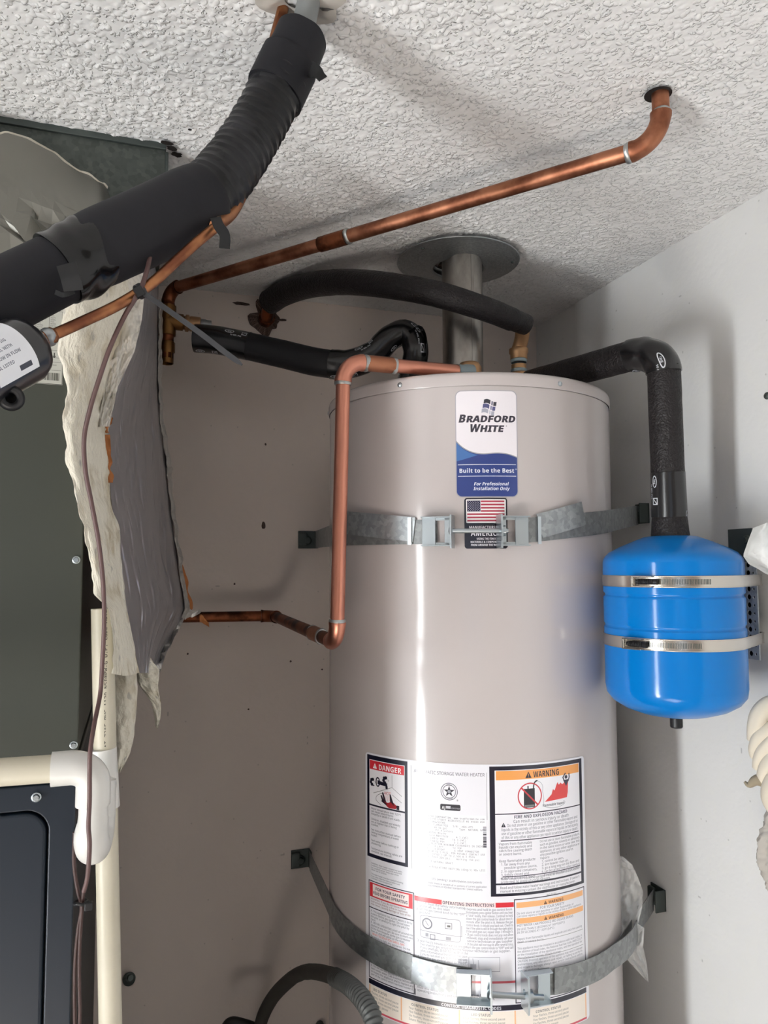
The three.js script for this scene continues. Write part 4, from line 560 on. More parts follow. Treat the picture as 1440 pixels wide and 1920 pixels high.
// ------------------------------------------------------------------ air handler: coil cabinet above, furnace below, plenum on top
const AX = -0.057, AZ = -0.92;
{
  const c = thing('coil_cabinet', 'grey-green sheet metal coil cabinet with a rating label, left of the foil insulation', 'air conditioner', V(-0.4, 1.53, -1.2));
  const face = new THREE.Shape(); face.moveTo(-0.62, 1.535); face.lineTo(AX, 1.535); face.lineTo(AX, 2.075); face.lineTo(-0.62, 2.075); face.closePath();
  part('casing', box(-0.62, AX, 1.535, 2.075, -1.62, AZ - 0.006, 0.003), M.cabinet, c);
  part('front_panel', new THREE.ExtrudeGeometry(face, { depth: 0.005, bevelEnabled: true, bevelSize: 0.0015, bevelThickness: 0.0015, bevelSegments: 2 }).translate(0, 0, AZ - 0.0065), M.cabinet, c);
  for (const [x, y] of [[143, 1050], [138, 1397]]) { const p = pz(x, y, AZ + 0.0005); part('screw', hexScrew(p, V(0, 0, 1), 0.0028), M.zinc, c); }
  const sx0 = pz(24, 720, AZ).x, sx1 = pz(117, 720, AZ).x, sy0 = pz(110, 722, AZ).y, sy1 = pz(110, 578, AZ).y;
  const q = new THREE.PlaneGeometry(sx1 - sx0, sy1 - sy0).translate((sx0 + sx1) / 2, (sy0 + sy1) / 2, AZ + 0.0006);
  part('rating_label', q, std({ roughness: 0.6, map: canvasTex(560, 860, (g, w, h) => {
    g.fillStyle = '#a9a9a2'; g.fillRect(0, 0, w, h); g.strokeStyle = '#2c2c28'; g.lineWidth = 5; g.strokeRect(6, 6, w - 12, h - 12); g.lineWidth = 3; g.strokeRect(240, 40, 300, 280); for (const y of [330, 480, 560, 610, 700]) { g.beginPath(); g.moveTo(20, y); g.lineTo(w - 20, y); g.stroke(); } g.beginPath(); g.moveTo(390, 40); g.lineTo(390, 320); g.stroke();
    g.fillStyle = '#33332e'; g.font = '20px sans-serif'; for (let r = 0; r < 11; r++) for (const x of [30, 255, 405]) g.fillText(['MODEL', 'SERIAL', 'COIL', 'R-410A', 'PSIG', 'VOLTS', 'TEST'][(r * 3 + (x % 7)) % 7], x, 75 + r * 23); for (let r = 0; r < 5; r++) g.fillText('CERTIFIED FOR USE WITH MATCHED UNITS', 30, 365 + r * 24);
    g.fillRect(452, 505, 14, 42); g.beginPath(); g.moveTo(438, 540); g.lineTo(480, 540); g.lineTo(459, 566); g.fill(); g.fillText('MANUFACTURED IN TEXAS', 250, 650); let x = 320; for (let k = 0; x < 520; k++) { const b = 3 + hash(k, 1, 1) * 9; g.fillRect(x, 730, b, 84); x += b + 3 + hash(k, 2, 1) * 6; }
  }) }), c).userData.label = 'pale printed rating label with a bar code';
  const f = thing('furnace', 'dark navy furnace cabinet with a recessed rounded door, under the horizontal white pipe', 'furnace', V(-0.4, 0, -1.2));
  part('casing', box(-0.62, AX - 0.001, 0, 1.512, -1.62, AZ - 0.012, 0.003), M.navyTrim, f);
  const x1 = AX - 0.001, door = new THREE.Shape(); door.moveTo(-0.62, 0.1); door.lineTo(x1, 0.1); door.lineTo(x1, 1.508); door.lineTo(-0.62, 1.508); door.closePath();
  const dx = pz(90, 1700, AZ).x, dy = pz(40, 1519, AZ).y, rr = 0.026, rect = (P, a, b, cc, d, r) => { P.moveTo(a, b); P.lineTo(cc, b); P.lineTo(cc, d - r); P.absarc(cc - r, d - r, r, 0, Math.PI / 2, false); P.lineTo(a, d); P.closePath(); return P; };
  door.holes.push(rect(new THREE.Path(), -0.58, 0.15, dx, dy, rr));
  const d = part('door', new THREE.ExtrudeGeometry(door, { depth: 0.010, bevelEnabled: true, bevelSize: 0.0015, bevelThickness: 0.0015, bevelSegments: 2, curveSegments: 20 }).translate(0, 0, AZ - 0.0115), M.navy, f);
  part('raised_panel', new THREE.ExtrudeGeometry(rect(new THREE.Shape(), -0.58, 0.15, dx - 0.0075, dy - 0.0085, rr - 0.006), { depth: 0.006, bevelEnabled: true, bevelSize: 0.004, bevelThickness: 0.003, bevelSegments: 4, curveSegments: 20 }).translate(0, 0, AZ - 0.0115), M.navy, d);
  part('top_flange', box(-0.62, x1, 1.511, 1.523, -1.6, AZ - 0.008, 0.001), M.cabinet, f);
  part('screw', hexScrew(pz(68, 1495, AZ + 0.001), V(0, 0, 1), 0.0034), M.zinc, f);
  const p = thing('plenum_duct', 'dull sheet metal supply plenum rising into the ceiling above the foil blanket', 'duct', V(-0.3, 2.275, -1.35));
  part('transition', box(-0.61, -0.06, 2.076, 2.28, -1.6, -1.16, 0.002), M.plenum, p);
  part('duct', box(-0.62, 0.033, 2.275, H + 0.02, -1.62, -1.108, 0.002), M.plenum, p);
  part('top_flange', box(-0.62, 0.0335, H - 0.009, H + 0.01, -1.6, -1.1035, 0.001), M.steelDark, p);
  part('corner_seam', box(0.0325, 0.037, 2.28, H - 0.01, -1.125, -1.108, 0.001), M.steelDark, p);
  const gap = [[312, 268, 11, 5], [322, 278, 8, 6], [330, 290, 10, 6]];
  struct('ceiling_gap', gap.map(([x, y, a, b], k) => { const q = pY(x, y, H - 0.0042); return grid(14, 1, (u, v) => { const t = u * 2 * Math.PI, r = v * (0.7 + 0.5 * hash(Math.round(u * 14) % 14, k, 3)); return [V(q.x + Math.cos(t) * a * 0.0009 * r, q.y, q.z + Math.sin(t) * b * 0.0012 * r), u, v]; }); }), M.hole);
  struct('ceiling_hole', turned([[0, 0], [0.0028, 0]].reverse(), pY(356, 243, H - 0.0045), pY(356, 243, H - 0.0045).setY(4), 12), M.hole);
}
// ------------------------------------------------------------------ foil-faced insulation blanket
{
  const b = thing('insulation_blanket', 'torn fibreglass duct insulation with a silver foil face hanging beside the grey-green cabinet', 'insulation', V(0.0, 1.7, -1.1));
  // rows down the blanket: y, fluffy left edge, foil left edge, foil right edge (in the photograph)
  const rows = [[440, 122, 240, 296], [530, 122, 268, 297], [600, 118, 261, 297], [660, 112, 247, 297.5], [725, 129, 216, 298], [798, 122, 201, 303.5], [862, 126, 204, 313], [933, 141, 208, 320], [1012, 160, 220, 330], [1075, 169, 228, 339], [1115, 178, 234, 347], [1142, 208, 238, 350], [1180, 211, 246, 329], [1233, 212, 256, 302], [1262, 212, 262, 293]];
  const row = (y) => { let i = 0; while (i < rows.length - 2 && rows[i + 1][0] < y) i++; const a = rows[i], c = rows[i + 1], t = clamp((y - a[0]) / (c[0] - a[0]), 0, 1); return [1, 2, 3].map((k) => lerp(a[k], c[k], t)); };
  const zl = -0.965, zr = (y) => lerp(-1.5, -1.40, smoothstep(y, 560, 1150)) + 0.20 * smoothstep(y, 1150, 1262);
  const foilAt = (s, y, lift) => { const [, l, r] = row(y), A = pz(l, y, zl), B = pz(r, y, zr(y)), p = A.clone().lerp(B, s), n = V(-(B.z - A.z), 0, B.x - A.x).normalize(); if (n.x < 0) n.negate(); const w = Math.sin(s * Math.PI); return p.addScaledVector(n, lift + w * (0.005 * fbm(s * 2.2, y * 0.006, 4) + 0.003 * noise(s * 9, y * 0.009, 2)) - 0.004 * Math.exp(-(((s - 0.76) / 0.035) ** 2)) * smoothstep(y, 500, 900)); };
  part('foil_facing', grid(70, 190, (u, v) => { const y = lerp(440, 1262, v); return [foilAt(u, y, 0.0), u * 0.42, (1262 - y) * 0.0007]; }), M.foil, b);
  part('foil_hem', grid(10, 150, (u, v) => { const y = lerp(560, 1160, v), base = foilAt(0.93 + 0.07 * u, y, 0.003), k = fbm(v * 26, u * 2, 7, 3), j = noise(v * 60, 3, 5); return [base.add(V(0.005 * Math.sin(u * Math.PI) + 0.006 * k * u + 0.0015 * j, 0.0015 * j, 0.004 * k)), u * 0.03, v * 0.5]; }), M.foilCrumple, b).userData.label = 'crinkled rear hem of the foil';
  part('torn_hem', grid(12, 60, (u, v) => { const y = lerp(1142, 1264, v), p = foilAt(1, y, 0.002), k = noise(v * 17, u * 3, 2); return [p.add(V(lerp(-0.03, 0.004, u) * (0.6 + 0.6 * k * u), 0.01 * k * u, 0.012 * u + 0.012 * k)), u * 0.03, v * 0.12]; }), M.foilCrumple, b).userData.label = 'torn crumpled foil at the lower edge';
  // the fluffy body: front edge facing the room, glass wool behind the foil
  const N = 54, wool = (u, y) => {
    const [f, l, r] = row(y), A = pz(f, y, -0.885), B = pz(l, y, zl + 0.002), C = foilAt(1, y, -0.003), Cin = C.clone().add(V(-0.016, 0, 0.006)), Ain = A.clone().add(V(0.004, 0, -0.07));
    let p; if (u < 0.45) { const t = u / 0.45; p = A.clone().lerp(B, t); p.z += 0.022 * Math.sin(Math.PI * Math.min(1, t * 1.1)) ; } else if (u < 0.7) p = foilAt((u - 0.45) / 0.25, y, -0.003); else if (u < 0.74) p = C.clone().lerp(Cin, (u - 0.7) / 0.04); else if (u < 0.95) p = Cin.clone().lerp(Ain, (u - 0.74) / 0.21); else p = Ain.clone().lerp(A, (u - 0.95) / 0.05);
    const k = u < 0.47 || u > 0.93 ? 1 : 0.12, m = u < 0.42 || u > 0.95 ? 1 : 0;
    p.z += k * (0.006 * fbm(u * 9, y * 0.016, 5, 4)) + m * 0.003 * fbm(u * 26, y * 0.018, 9, 3); p.x += k * 0.005 * fbm(u * 3, y * 0.014, 11, 4) + m * 0.0012 * noise(u * 9, y * 0.06, 1); return p;
  };
  part('glass_wool', grid(N, 210, (u, v) => { const y = lerp(440, 1262, v); return [wool(u === 1 ? 0 : u, y), u * 0.5, (1262 - y) * 0.0007]; }, true), M.fibre, b);
  // paper and foil lining curling over the front edge near the top
  part('curled_lining', grid(40, 60, (u, v) => { const y = lerp(500, 800, v), [f, l] = row(y), x = lerp(lerp(f, l, lerp(0.42, 0.62, smoothstep(v, 0, 0.8))), l + 5, u), p = pz(x, y, -0.945 + 0.012 * Math.sin(u * 2.6) + 0.012 * fbm(u * 4, v * 9, 3, 4)); return [p, u * 0.08, v * 0.25]; }), M.paperFace, b).userData.label = 'crumpled pale lining curling over the front';
  for (const [y0, y1, x0, w] of [[815, 905, 203, 8], [780, 812, 200, 9]]) part('kraft_tear', grid(4, 24, (u, v) => { const y = lerp(y0, y1, v), x = row(y)[1] + lerp(-5, 3 + w * 0.5 * (0.5 + noise(v * 7, y0, 1)), u); return [pz(x, y, zl + 0.006 + 0.003 * noise(v * 9, u * 2, 3)), u * 0.01, v * 0.06]; }), M.kraft, b);
  part('kraft_edge', grid(4, 60, (u, v) => { const y = lerp(860, 1150, v), w = (3 + 9 * smoothstep(v, 0.55, 0.95)) * (0.6 + 0.7 * (0.5 + 0.5 * noise(v * 14, 2, 9))); return [pz(row(y)[2] + lerp(-6, w, u), y, zr(y) - 0.004), u * 0.02, v * 0.2]; }), M.kraft, b).userData.label = 'brown paper backing along the rear edge';
  for (const [x0, y0, x1, y1, m] of [[346, 1152, 376, 1146, M.foilCrumple], [374, 1158, 392, 1172, M.kraft]]) part('torn_scrap', grid(6, 6, (u, v) => { const p = pz(lerp(x0, x1, u), lerp(y0, y1, u) + lerp(-9, 9, v) * (1 - 0.5 * u) + 3 * noise(u * 4, v * 4, x0), -1.40); p.z += 0.006 * Math.sin(u * 5 + v * 2); return [p, u * 0.03, v * 0.02]; }), m, b);
  // glass wool trailing out below the foil
  const trail = (name, rws, z0, th) => part(name, grid(40, 60, (u, v) => { const k = v * (rws.length - 1), i = Math.min(rws.length - 2, Math.floor(k)), t = k - i, y = lerp(rws[i][0], rws[i + 1][0], t), l = lerp(rws[i][1], rws[i + 1][1], t), r = lerp(rws[i][2], rws[i + 1][2], t), a = (u === 1 ? 0 : u) * 2 * Math.PI, x = lerp(l, r, 0.5 - 0.5 * Math.cos(a)), taper = Math.min(1, (1 - v) * 6) * Math.min(1, v * 8 + 0.2); const p = pz(x + 3.0 * fbm(y * 0.03, x * 0.05, 6) * taper, y, z0); p.z += Math.sin(a) * th * taper * (0.8 + 0.5 * fbm(u * 5, v * 7, 3)) + 0.006 * fbm(u * 14, v * 16, 8); return [p, u * 0.2, v * 0.3]; }, true), M.fibre, b);
  trail('wool_tail', [[1100, 206, 236], [1142, 204, 240], [1200, 205, 250], [1240, 207, 258], [1290, 208, 258], [1340, 208, 254], [1380, 210, 251], [1410, 212, 245], [1448, 218, 226]], -1.03, 0.022);
  trail('wool_shred', [[1232, 250, 282], [1256, 252, 298], [1285, 262, 296], [1318, 284, 302], [1350, 290, 300], [1366, 292, 296]], -1.09, 0.008);
}
{ // crumpled foil paper wrapped round the front of the plenum
  const w = thing('foil_wrap', 'crumpled silver foil wrap bulging round the front of the plenum, behind the black line', 'insulation', V(-0.2, 2.1, -1.0));
  const top = [[-420, 214], [-60, 222], [0, 250], [55, 262], [120, 302], [165, 330], [195, 342], [215, 372]], topY = (x) => { let i = 0; while (i < top.length - 2 && top[i + 1][0] < x) i++; const a = top[i], c = top[i + 1]; return lerp(a[1], c[1], clamp((x - a[0]) / (c[0] - a[0]), 0, 1)); };
  const at = (u, v, back) => { const x = lerp(-420, 232, u), y = lerp(topY(x), 620, v) + (v < 0.01 ? 5 * noise(u * 30, 1, 1) : 0), bulge = Math.sin(Math.PI * Math.min(1, v * 0.9)) * 0.05, crease = Math.abs(fbm(u * 15 + v * 2, v * 8 - u * 6, 2, 3)) * 0.05 * smoothstep(v, 0.12, 0.4), fold = 0.008 * Math.sin((v * 9 + u * 13)) * (1 - smoothstep(v, 0.2, 0.45)), right = 0.11 * smoothstep(u, 0.91, 1) ** 2; return pz(x, y, -1.085 + 0.05 * v + bulge * 1.1 - crease * 0.3 + fold * 1.6 - right - back); };
  const facet = (u, v) => { const p = at(u, v, 0), k = smoothstep(v, 0.26, 0.42), a = Math.round(u * 30), b = Math.round((v - 0.26) * 18), w = 0.35 + 0.65 * smoothstep(noise(u * 9, v * 4, 6), -0.3, 0.4); return [p.add(V((hash(a, b, 31) - 0.5) * 0.02 * k, (hash(a, b, 32) - 0.5) * 0.024 * k, (hash(a, b, 33) - 0.5) * 0.03 * k * w)), u * 0.6, v * 0.4]; };
  const crumple = grid(30, 13, (u, v) => facet(u, lerp(0.26, 1, v))).toNonIndexed(); crumple.computeVertexNormals();
  part('foil', [grid(120, 24, (u, v) => [at(u, 0.262 * v, 0), u * 0.6, v * 0.1]), crumple], M.foilFacet, w);
  part('wool_edge', sweep(Array.from({ length: 160 }, (_, i) => at(i / 159, 0.004, 0.005)), (t, a, l) => 0.0032 + 0.002 * fbm(l * 60, Math.cos(a), Math.sin(a)), { seg: 12 }), M.fibre, w);
}
// ------------------------------------------------------------------ black insulated refrigerant line
{
  const l = thing('refrigerant_line', 'fat black insulated refrigerant line taped in spirals, coming down from the ceiling', 'insulated pipe', V(0.15, 2.3, -0.77));
  const up = curve([[567, 66, 0.815], [556, 92, 0.81], [540, 124, 0.805], [508, 190, 0.795], [470, 258, 0.785], [424, 325, 0.765], [372, 380, 0.745], [330, 412, 0.73]].map((q) => pd(...q)), 150);
  const cut = (a, b) => up.slice(a, b + 1);
  part('sleeve_end', sweep(cut(2, 44), (t, a, L) => 0.0285 * (1 + 0.1 * smoothstep(t, 0.45, 0.0) * (0.7 + 0.5 * Math.cos(a * 2 + 1))) + 0.0012 * noise(Math.cos(a) * 2, Math.sin(a) * 2, 3), { seg: 40 }), M.lineFoam, l);
  part('spiral_tape', sweep(cut(30, 146), (t, a, L) => { const ph = (L / 0.0105 + a / (2 * Math.PI)) % 1; return lerp(0.0278, 0.0296, smoothstep(t, 0.3, 1)) + 0.0021 * ph * ph + 0.0011 * fbm(L * 45, Math.cos(a) * 1.6, Math.sin(a) * 1.6, 3); }, { seg: 64 }), M.vinylMatt, l);
  const lo = curve([[392, 362, 0.742], [340, 393, 0.725], [262, 432, 0.70], [195, 462, 0.68], [130, 495, 0.66], [40, 540, 0.635], [-80, 600, 0.60], [-330, 720, 0.545]].map((q) => pd(...q)), 160);
  part('lower_sleeve', sweep(lo.slice(0, 70), (t, a, L) => { const r = 0.0338 + 0.001 * Math.sin(t * 4); return r * (t < 0.16 ? lerp(0.86, 1, Math.sqrt(t / 0.16)) : 1) * (t > 0.8 ? lerp(1, 0.93, (t - 0.8) / 0.2) : 1) + 0.0006 * noise(L * 12, Math.cos(a), Math.sin(a)); }, { seg: 48 }), M.lineFoam, l);
  part('joint_tape', sweep(lo.slice(56, 76), (t, a, L) => 0.0316 + 0.0018 * Math.sin(t * Math.PI) + 0.0012 * Math.sin(L * 330 + 2 * Math.sin(a * 2)) * Math.abs(noise(a * 1.5, L * 30)) + 0.0009 * Math.sin(a * 5 + L * 200), { seg: 64 }), M.vinyl, l);
  part('left_sleeve', sweep(lo.slice(70), (t, a, L) => lerp(0.0298, 0.0312, t) + 0.0005 * noise(L * 12, Math.cos(a), Math.sin(a)), { seg: 48 }), M.lineFoam, l);
  part('tape_tail', band(curve([pd(404, 408, 0.70), pd(411, 425, 0.695), pd(421, 440, 0.695), pd(421, 466, 0.697)], 18), 0.0098, 0.0012, V(1, 0.1, 0.2)), M.tapeBack, l);
  part('tape_tail', band(curve([pd(582, 130, 0.79), pd(594, 136, 0.785), pd(606, 148, 0.785)], 12), (t) => lerp(0.016, 0.012, t), 0.001, V(0.3, -1, 0.2)), M.tapeBack, l);
  part('tape_tail', band(curve([pd(124, 495, 0.615), pd(132, 520, 0.612), pd(138, 545, 0.616)], 12), 0.0155, 0.0008, V(1, 0.15, 0.2)), M.tapeBack, l);
  part('tape_tail', band(curve([pd(104, 548, 0.62), pd(120, 553, 0.615), pd(139, 546, 0.618)], 12), 0.004, 0.0008, V(0, 1, 0)), M.tapeBack, l);
  part('suction_tube', sweep(curve([pd(598, -60, 0.84), pd(580, 0, 0.82), pd(566, 64, 0.812)], 20), 0.0125, { seg: 24 }), std({ color: 0x8a8d8d, roughness: 0.6, bumpMap: nSoft, bumpScale: 0.002 }), l).userData.label = 'grey sealed tube entering the ceiling';
  struct('ceiling_hole', [grid(36, 5, (u, v) => { const c = pY(560, -6, H), a = u * 2 * Math.PI, q = 0.012 + 0.024 * v * (1 + 0.35 * noise(Math.cos(a) * 2, Math.sin(a) * 2, 8)); return [V(c.x + Math.cos(a) * q * 1.3, H - 0.0045 - 0.004 * Math.sin(v * Math.PI) * (0.5 + noise(u * 20, v * 3, 2)), c.z + Math.sin(a) * q), u * 0.3, v * 0.05]; })], M.plaster);
}
{ // thin copper liquid line with its filter drier
  const l = thing('liquid_line', 'thin bare copper refrigerant line running under the fat black line', 'copper pipe', V(0.06, 2.06, -0.66));
  const pts = [[402, 428, 0.71], [372, 452, 0.70], [330, 490, 0.69], [290, 527, 0.68], [262, 547, 0.67], [215, 575, 0.655], [160, 601, 0.64], [100, 628, 0.62]].map((q) => pd(...q));
  part('tube', sweep(curve(pts, 80), 0.0048, { seg: 16 }), M.copperLine, l);
  part('upper_tube', sweep(curve([pd(404, 424, 0.715), pd(440, 390, 0.76), pd(500, 230, 0.82), pd(512, 90, 0.825), pd(527, 30, 0.825), pd(548, -50, 0.84)], 40), 0.0062, { seg: 16 }), M.copperLine, l);
  const a = pd(104, 626, 0.621), b = pd(70, 640, 0.612); const u = b.clone().sub(a).normalize();
  part('flare_joint', [turned([[0.0048, 0], [0.0068, 0.002], [0.0068, 0.006], [0.0058, 0.007]], a, b, 20), turned([[0.0055, 0.006], [0.0062, 0.007], [0.0062, 0.019], [0.0075, 0.021], [0.0058, 0.024]], a, b, 20)], M.copperLine, l);
  solderRing(a.clone().addScaledVector(u, 0.006), u, 0.0066, l, M.galv);
  const f = thing('filter_drier', 'black filter drier with a white printed label at the left end of the copper line', 'filter drier', V(-0.1, 1.93, -0.57));
  const s = pd(74, 640, 0.612), e = pd(-40, 700, 0.565), dir = e.clone().sub(s).normalize();
  const fd = (t) => s.clone().addScaledVector(dir, t);
  part('shell', turned([[0.0, 0], [0.008, 0.001], [0.0165, 0.005], [0.0235, 0.012], [0.0265, 0.02], [0.0265, 0.085], [0.02, 0.095], [0, 0.1]], fd(0), fd(1), 48), phy({ color: 0x101116, roughness: 0.28, clearcoat: 0.6, clearcoatRoughness: 0.15 }), f);
  const lg = grid(40, 1, (u, v) => { const q = new THREE.Quaternion().setFromUnitVectors(V(0, 1, 0), dir), side = FW.clone().negate().addScaledVector(dir, FW.dot(dir)).normalize(), o = dir.clone().cross(side), a = lerp(-1.25, 1.25, u), p = fd(lerp(0.03, 0.07, v)); return [p.addScaledVector(side, Math.cos(a) * 0.0269).addScaledVector(o, Math.sin(a) * 0.0269), 1 - v, u]; });
  part('label', lg, std({ roughness: 0.45, side: THREE.DoubleSide, map: canvasTex(400, 640, (g, w, h) => { g.fillStyle = '#e4e6ec'; g.fillRect(0, 0, w, h); g.fillStyle = '#b98a8e'; g.fillRect(30, 30, 150, 60); g.fillStyle = '#5f6372'; g.font = 'bold 34px sans-serif'; ['FILTER DRIER', 'MODEL 083', 'R-410A  R-22', 'REFRIGERANT', 'MWP 680 PSIG', 'INSTALL WITH', 'ARROW IN FLOW', 'UL LISTED'].forEach((t, i) => g.fillText(t, 30 + (i % 2) * 8, 150 + i * 54, 330)); g.fillStyle = '#3b3f4c'; g.fillRect(220, 560, 120, 40); }) }), f);
  const vv = pd(6, 742, 0.575); part('service_valve', [turned([[0.0, 0], [0.006, 0], [0.0098, 0.002], [0.0098, 0.02], [0.007, 0.022], [0.004, 0.022], [0.004, 0.015]].reverse().map((q) => q), vv.clone().addScaledVector(FW, 0.012), O, 28), sweep(line(vv.clone().addScaledVector(FW, 0.01), pd(-10, 705, 0.58), 3), 0.008, { seg: 16 })], M.blackPlastic, f);
  const t = thing('cable_tie', 'dark cable tie round the thin copper line with its long tail sticking out', 'cable tie', pd(262, 547, 0.665));
  const c0 = pd(263, 546, 0.668), tn = pd(275, 540, 0.672).sub(pd(250, 555, 0.664)).normalize(), ring = Array.from({ length: 25 }, (_, i) => { const aa = i / 24 * 2 * Math.PI, n = V(0, 1, 0).addScaledVector(tn, -tn.y).normalize(), bb = tn.clone().cross(n); return c0.clone().addScaledVector(n, Math.cos(aa) * 0.0062).addScaledVector(bb, Math.sin(aa) * 0.0062); });
  part('loop', band(ring, 0.0048, 0.0012, tn, { loop: true }), M.tieGrey, t);
  part('head', box(-0.0038, 0.0038, -0.0045, 0.0045, -0.0035, 0.0035, 0.001).applyMatrix4(new THREE.Matrix4().makeRotationZ(0.5).setPosition(pd(261, 548, 0.655))), M.blackPlastic, t);
  part('tail', band(curve([pd(266, 547, 0.655), pd(320, 585, 0.65), pd(380, 628, 0.64), pd(420, 659, 0.63), pd(454, 684, 0.622)], 40), (s2) => 0.0046 * (s2 > 0.94 ? lerp(1, 0.35, (s2 - 0.94) / 0.06) : 1), 0.0012, V(0.4, 0.9, 0.1)), M.tieGrey, t);
}
// ------------------------------------------------------------------ white condensate pipes
{
  const RH = 0.0135, RB = 0.0124, d = thing('condensate_pipe', 'white plastic pipe crossing the furnace front into an elbow and a rounded trap', 'plastic pipe', V(-0.05, 1.5, -0.82));
  const zf = -0.80, c = pz(176, 1434, zf), h0 = pz(-620, 1491, zf), bot = pz(172, 1560, zf);
  part('pipe', sweep(line(h0, c.clone().add(V(-0.03, -0.0005, 0)), 2), RH * 0.96, { seg: 28 }), M.pvcOld, d);
  const er = RH * 1.2, A = c.clone().add(V(-0.038, -0.001, 0)), B = V(c.x, c.y - 0.038, c.z);
  part('elbow', sweep([A, A.clone().add(V(0.012, 0, 0)), ...bend(A.clone().add(V(0.014, 0, 0)), c.clone().add(V(0.002, 0.001, 0)), B.clone().add(V(0, 0.016, 0)), 16), B.clone().add(V(0, 0.008, 0)), B], er, { seg: 32 }), M.pvc, d);
  // U bend of the trap, going back towards the wall
  const t0 = V(c.x + 0.0005, c.y - 0.035, c.z);
  part('trap', sweep([t0, t0.clone().add(V(0, -0.012, 0)), ...curve([t0.clone().add(V(0, -0.02, 0)), V(c.x - 0.001, c.y - 0.066, c.z - 0.001), V(c.x, c.y - 0.08, c.z - 0.009), V(c.x + 0.001, c.y - 0.0855, c.z - 0.026), V(c.x + 0.003, c.y - 0.08, c.z - 0.043), V(c.x + 0.004, c.y - 0.066, c.z - 0.052)], 30), V(c.x + 0.004, c.y - 0.03, c.z - 0.056)], (t) => RH * lerp(1.0, 1.2, smoothstep(t, 0.05, 0.3)), { seg: 36 }), M.pvc, d);
  const v = thing('vent_pipe', 'off-white vertical plastic pipe printed with black lettering, open at its top', 'plastic pipe', V(0, 0, -0.93));
  const zr = -0.925, top = pz(192, 1141, zr), mid = pz(195, 1440, zr), low = pz(207, 1920, zr), fl = low.clone().add(low.clone().sub(mid).multiplyScalar(4)); fl.multiplyScalar(1);
  const dn = low.clone().sub(top).normalize(), foot = top.clone().addScaledVector(dn, (top.y - 0.001) / -dn.y);
  const tube = part('pipe', [sweep(line(top, foot, 8), RB, { seg: 36, cap: false }), sweep(line(top.clone().addScaledVector(dn, 0.1), top, 2), RB * 0.84, { seg: 30, cap: false }), turned([[RB * 0.84, 0], [RB, 0]], top, foot.clone(), 36)], M.pvcOld, v);
  part('tee', [sweep(line(pz(193, 1403, zr), pz(199, 1514, zr), 4), RB * 1.2, { seg: 32 }), sweep(line(pz(196, 1470, zr), pz(196, 1470, zr).add(V(-0.008, 0, 0.04)), 3), RB * 1.18, { seg: 28 })], M.pvc, v);
  const tx = canvasTex(1024, 96, (g, w, h) => { g.clearRect(0, 0, w, h); g.fillStyle = '#2a2724'; g.font = 'bold 62px monospace'; g.fillText('R AT 73°F PVC 1120 NSF®PW-G U.P. CODE ASTM', 4, 68, 1016); });
  const pm = std({ map: tx, transparent: true, roughness: 0.5 });
  part('printed_text', grid(10, 30, (u, v2) => { const p = top.clone().lerp(pz(193.5, 1412, zr), v2), a = lerp(0.0, 0.62, u); return [p.add(V(Math.sin(a) * (RB + 0.0003), 0, Math.cos(a) * (RB + 0.0003))), 1 - v2, 1 - u]; }), pm, v);
}
// ------------------------------------------------------------------ control wires
{
  const W = [[283, 470], [276, 505], [262, 545], [235, 590], [207, 650], [186, 710], [168, 770], [158, 820], [160, 880], [172, 945], [184, 1010], [192, 1075], [195, 1130], [195, 1180], [192, 1240], [188, 1300], [176, 1362], [169, 1410], [168, 1450], [168, 1500], [166, 1550], [168, 1580], [166, 1625], [163, 1650], [157, 1672]];
  const D = (y) => y < 550 ? lerp(0.69, 0.662, clamp((y - 470) / 75, 0, 1)) : y < 1300 ? lerp(0.662, 0.745, (y - 550) / 750) : lerp(0.745, 0.70, smoothstep(y, 1280, 1400));
  solo('control_wire', sweep(curve(W.map(([x, y]) => pd(x, y, D(y))), 220), (t) => 0.0021, { seg: 12 }), M.wire, 'long thin brown control wire hanging down in front of the insulation and white trap', 'wire');
  const w2 = [[140, 1560], [139, 1620], [146, 1670], [153, 1700], [147, 1740], [142, 1790], [140, 1850], [141, 1960]];
  solo('control_wire', sweep(curve(w2.map(([x, y]) => pd(x, y, 0.775)), 90), 0.0020, { seg: 12 }), M.wireDark, 'dark red wire hanging along the right edge of the furnace, left of its twin', 'wire');
  const w3 = [[157, 1668], [155, 1690], [152, 1730], [149, 1790], [149, 1850], [150, 1900], [148, 1960]];
  solo('control_wire', sweep(curve(w3.map(([x, y]) => pd(x, y, 0.772)), 90), 0.0018, { seg: 12 }), M.wireDark, 'dark red wire hanging below the black tie, right of its twin by the furnace', 'wire');
  const t = thing('cable_tie', 'small black cable tie bundling the dark wires below the white trap', 'cable tie', pd(154, 1692, 0.77)), c = pd(152, 1692, 0.772);
  part('loop', sweep(Array.from({ length: 25 }, (_, i) => c.clone().add(V(Math.cos(i / 24 * 6.2832) * 0.0062, 0.0006 * Math.sin(i), Math.sin(i / 24 * 6.2832) * 0.0052))), 0.0017, { seg: 8, loop: true }), M.blackPlastic, t);
  part('head', box(-0.004, 0.004, -0.004, 0.004, -0.003, 0.003, 0.001).translate(c.x + 0.0075, c.y - 0.003, c.z + 0.004), M.blackPlastic, t);
}
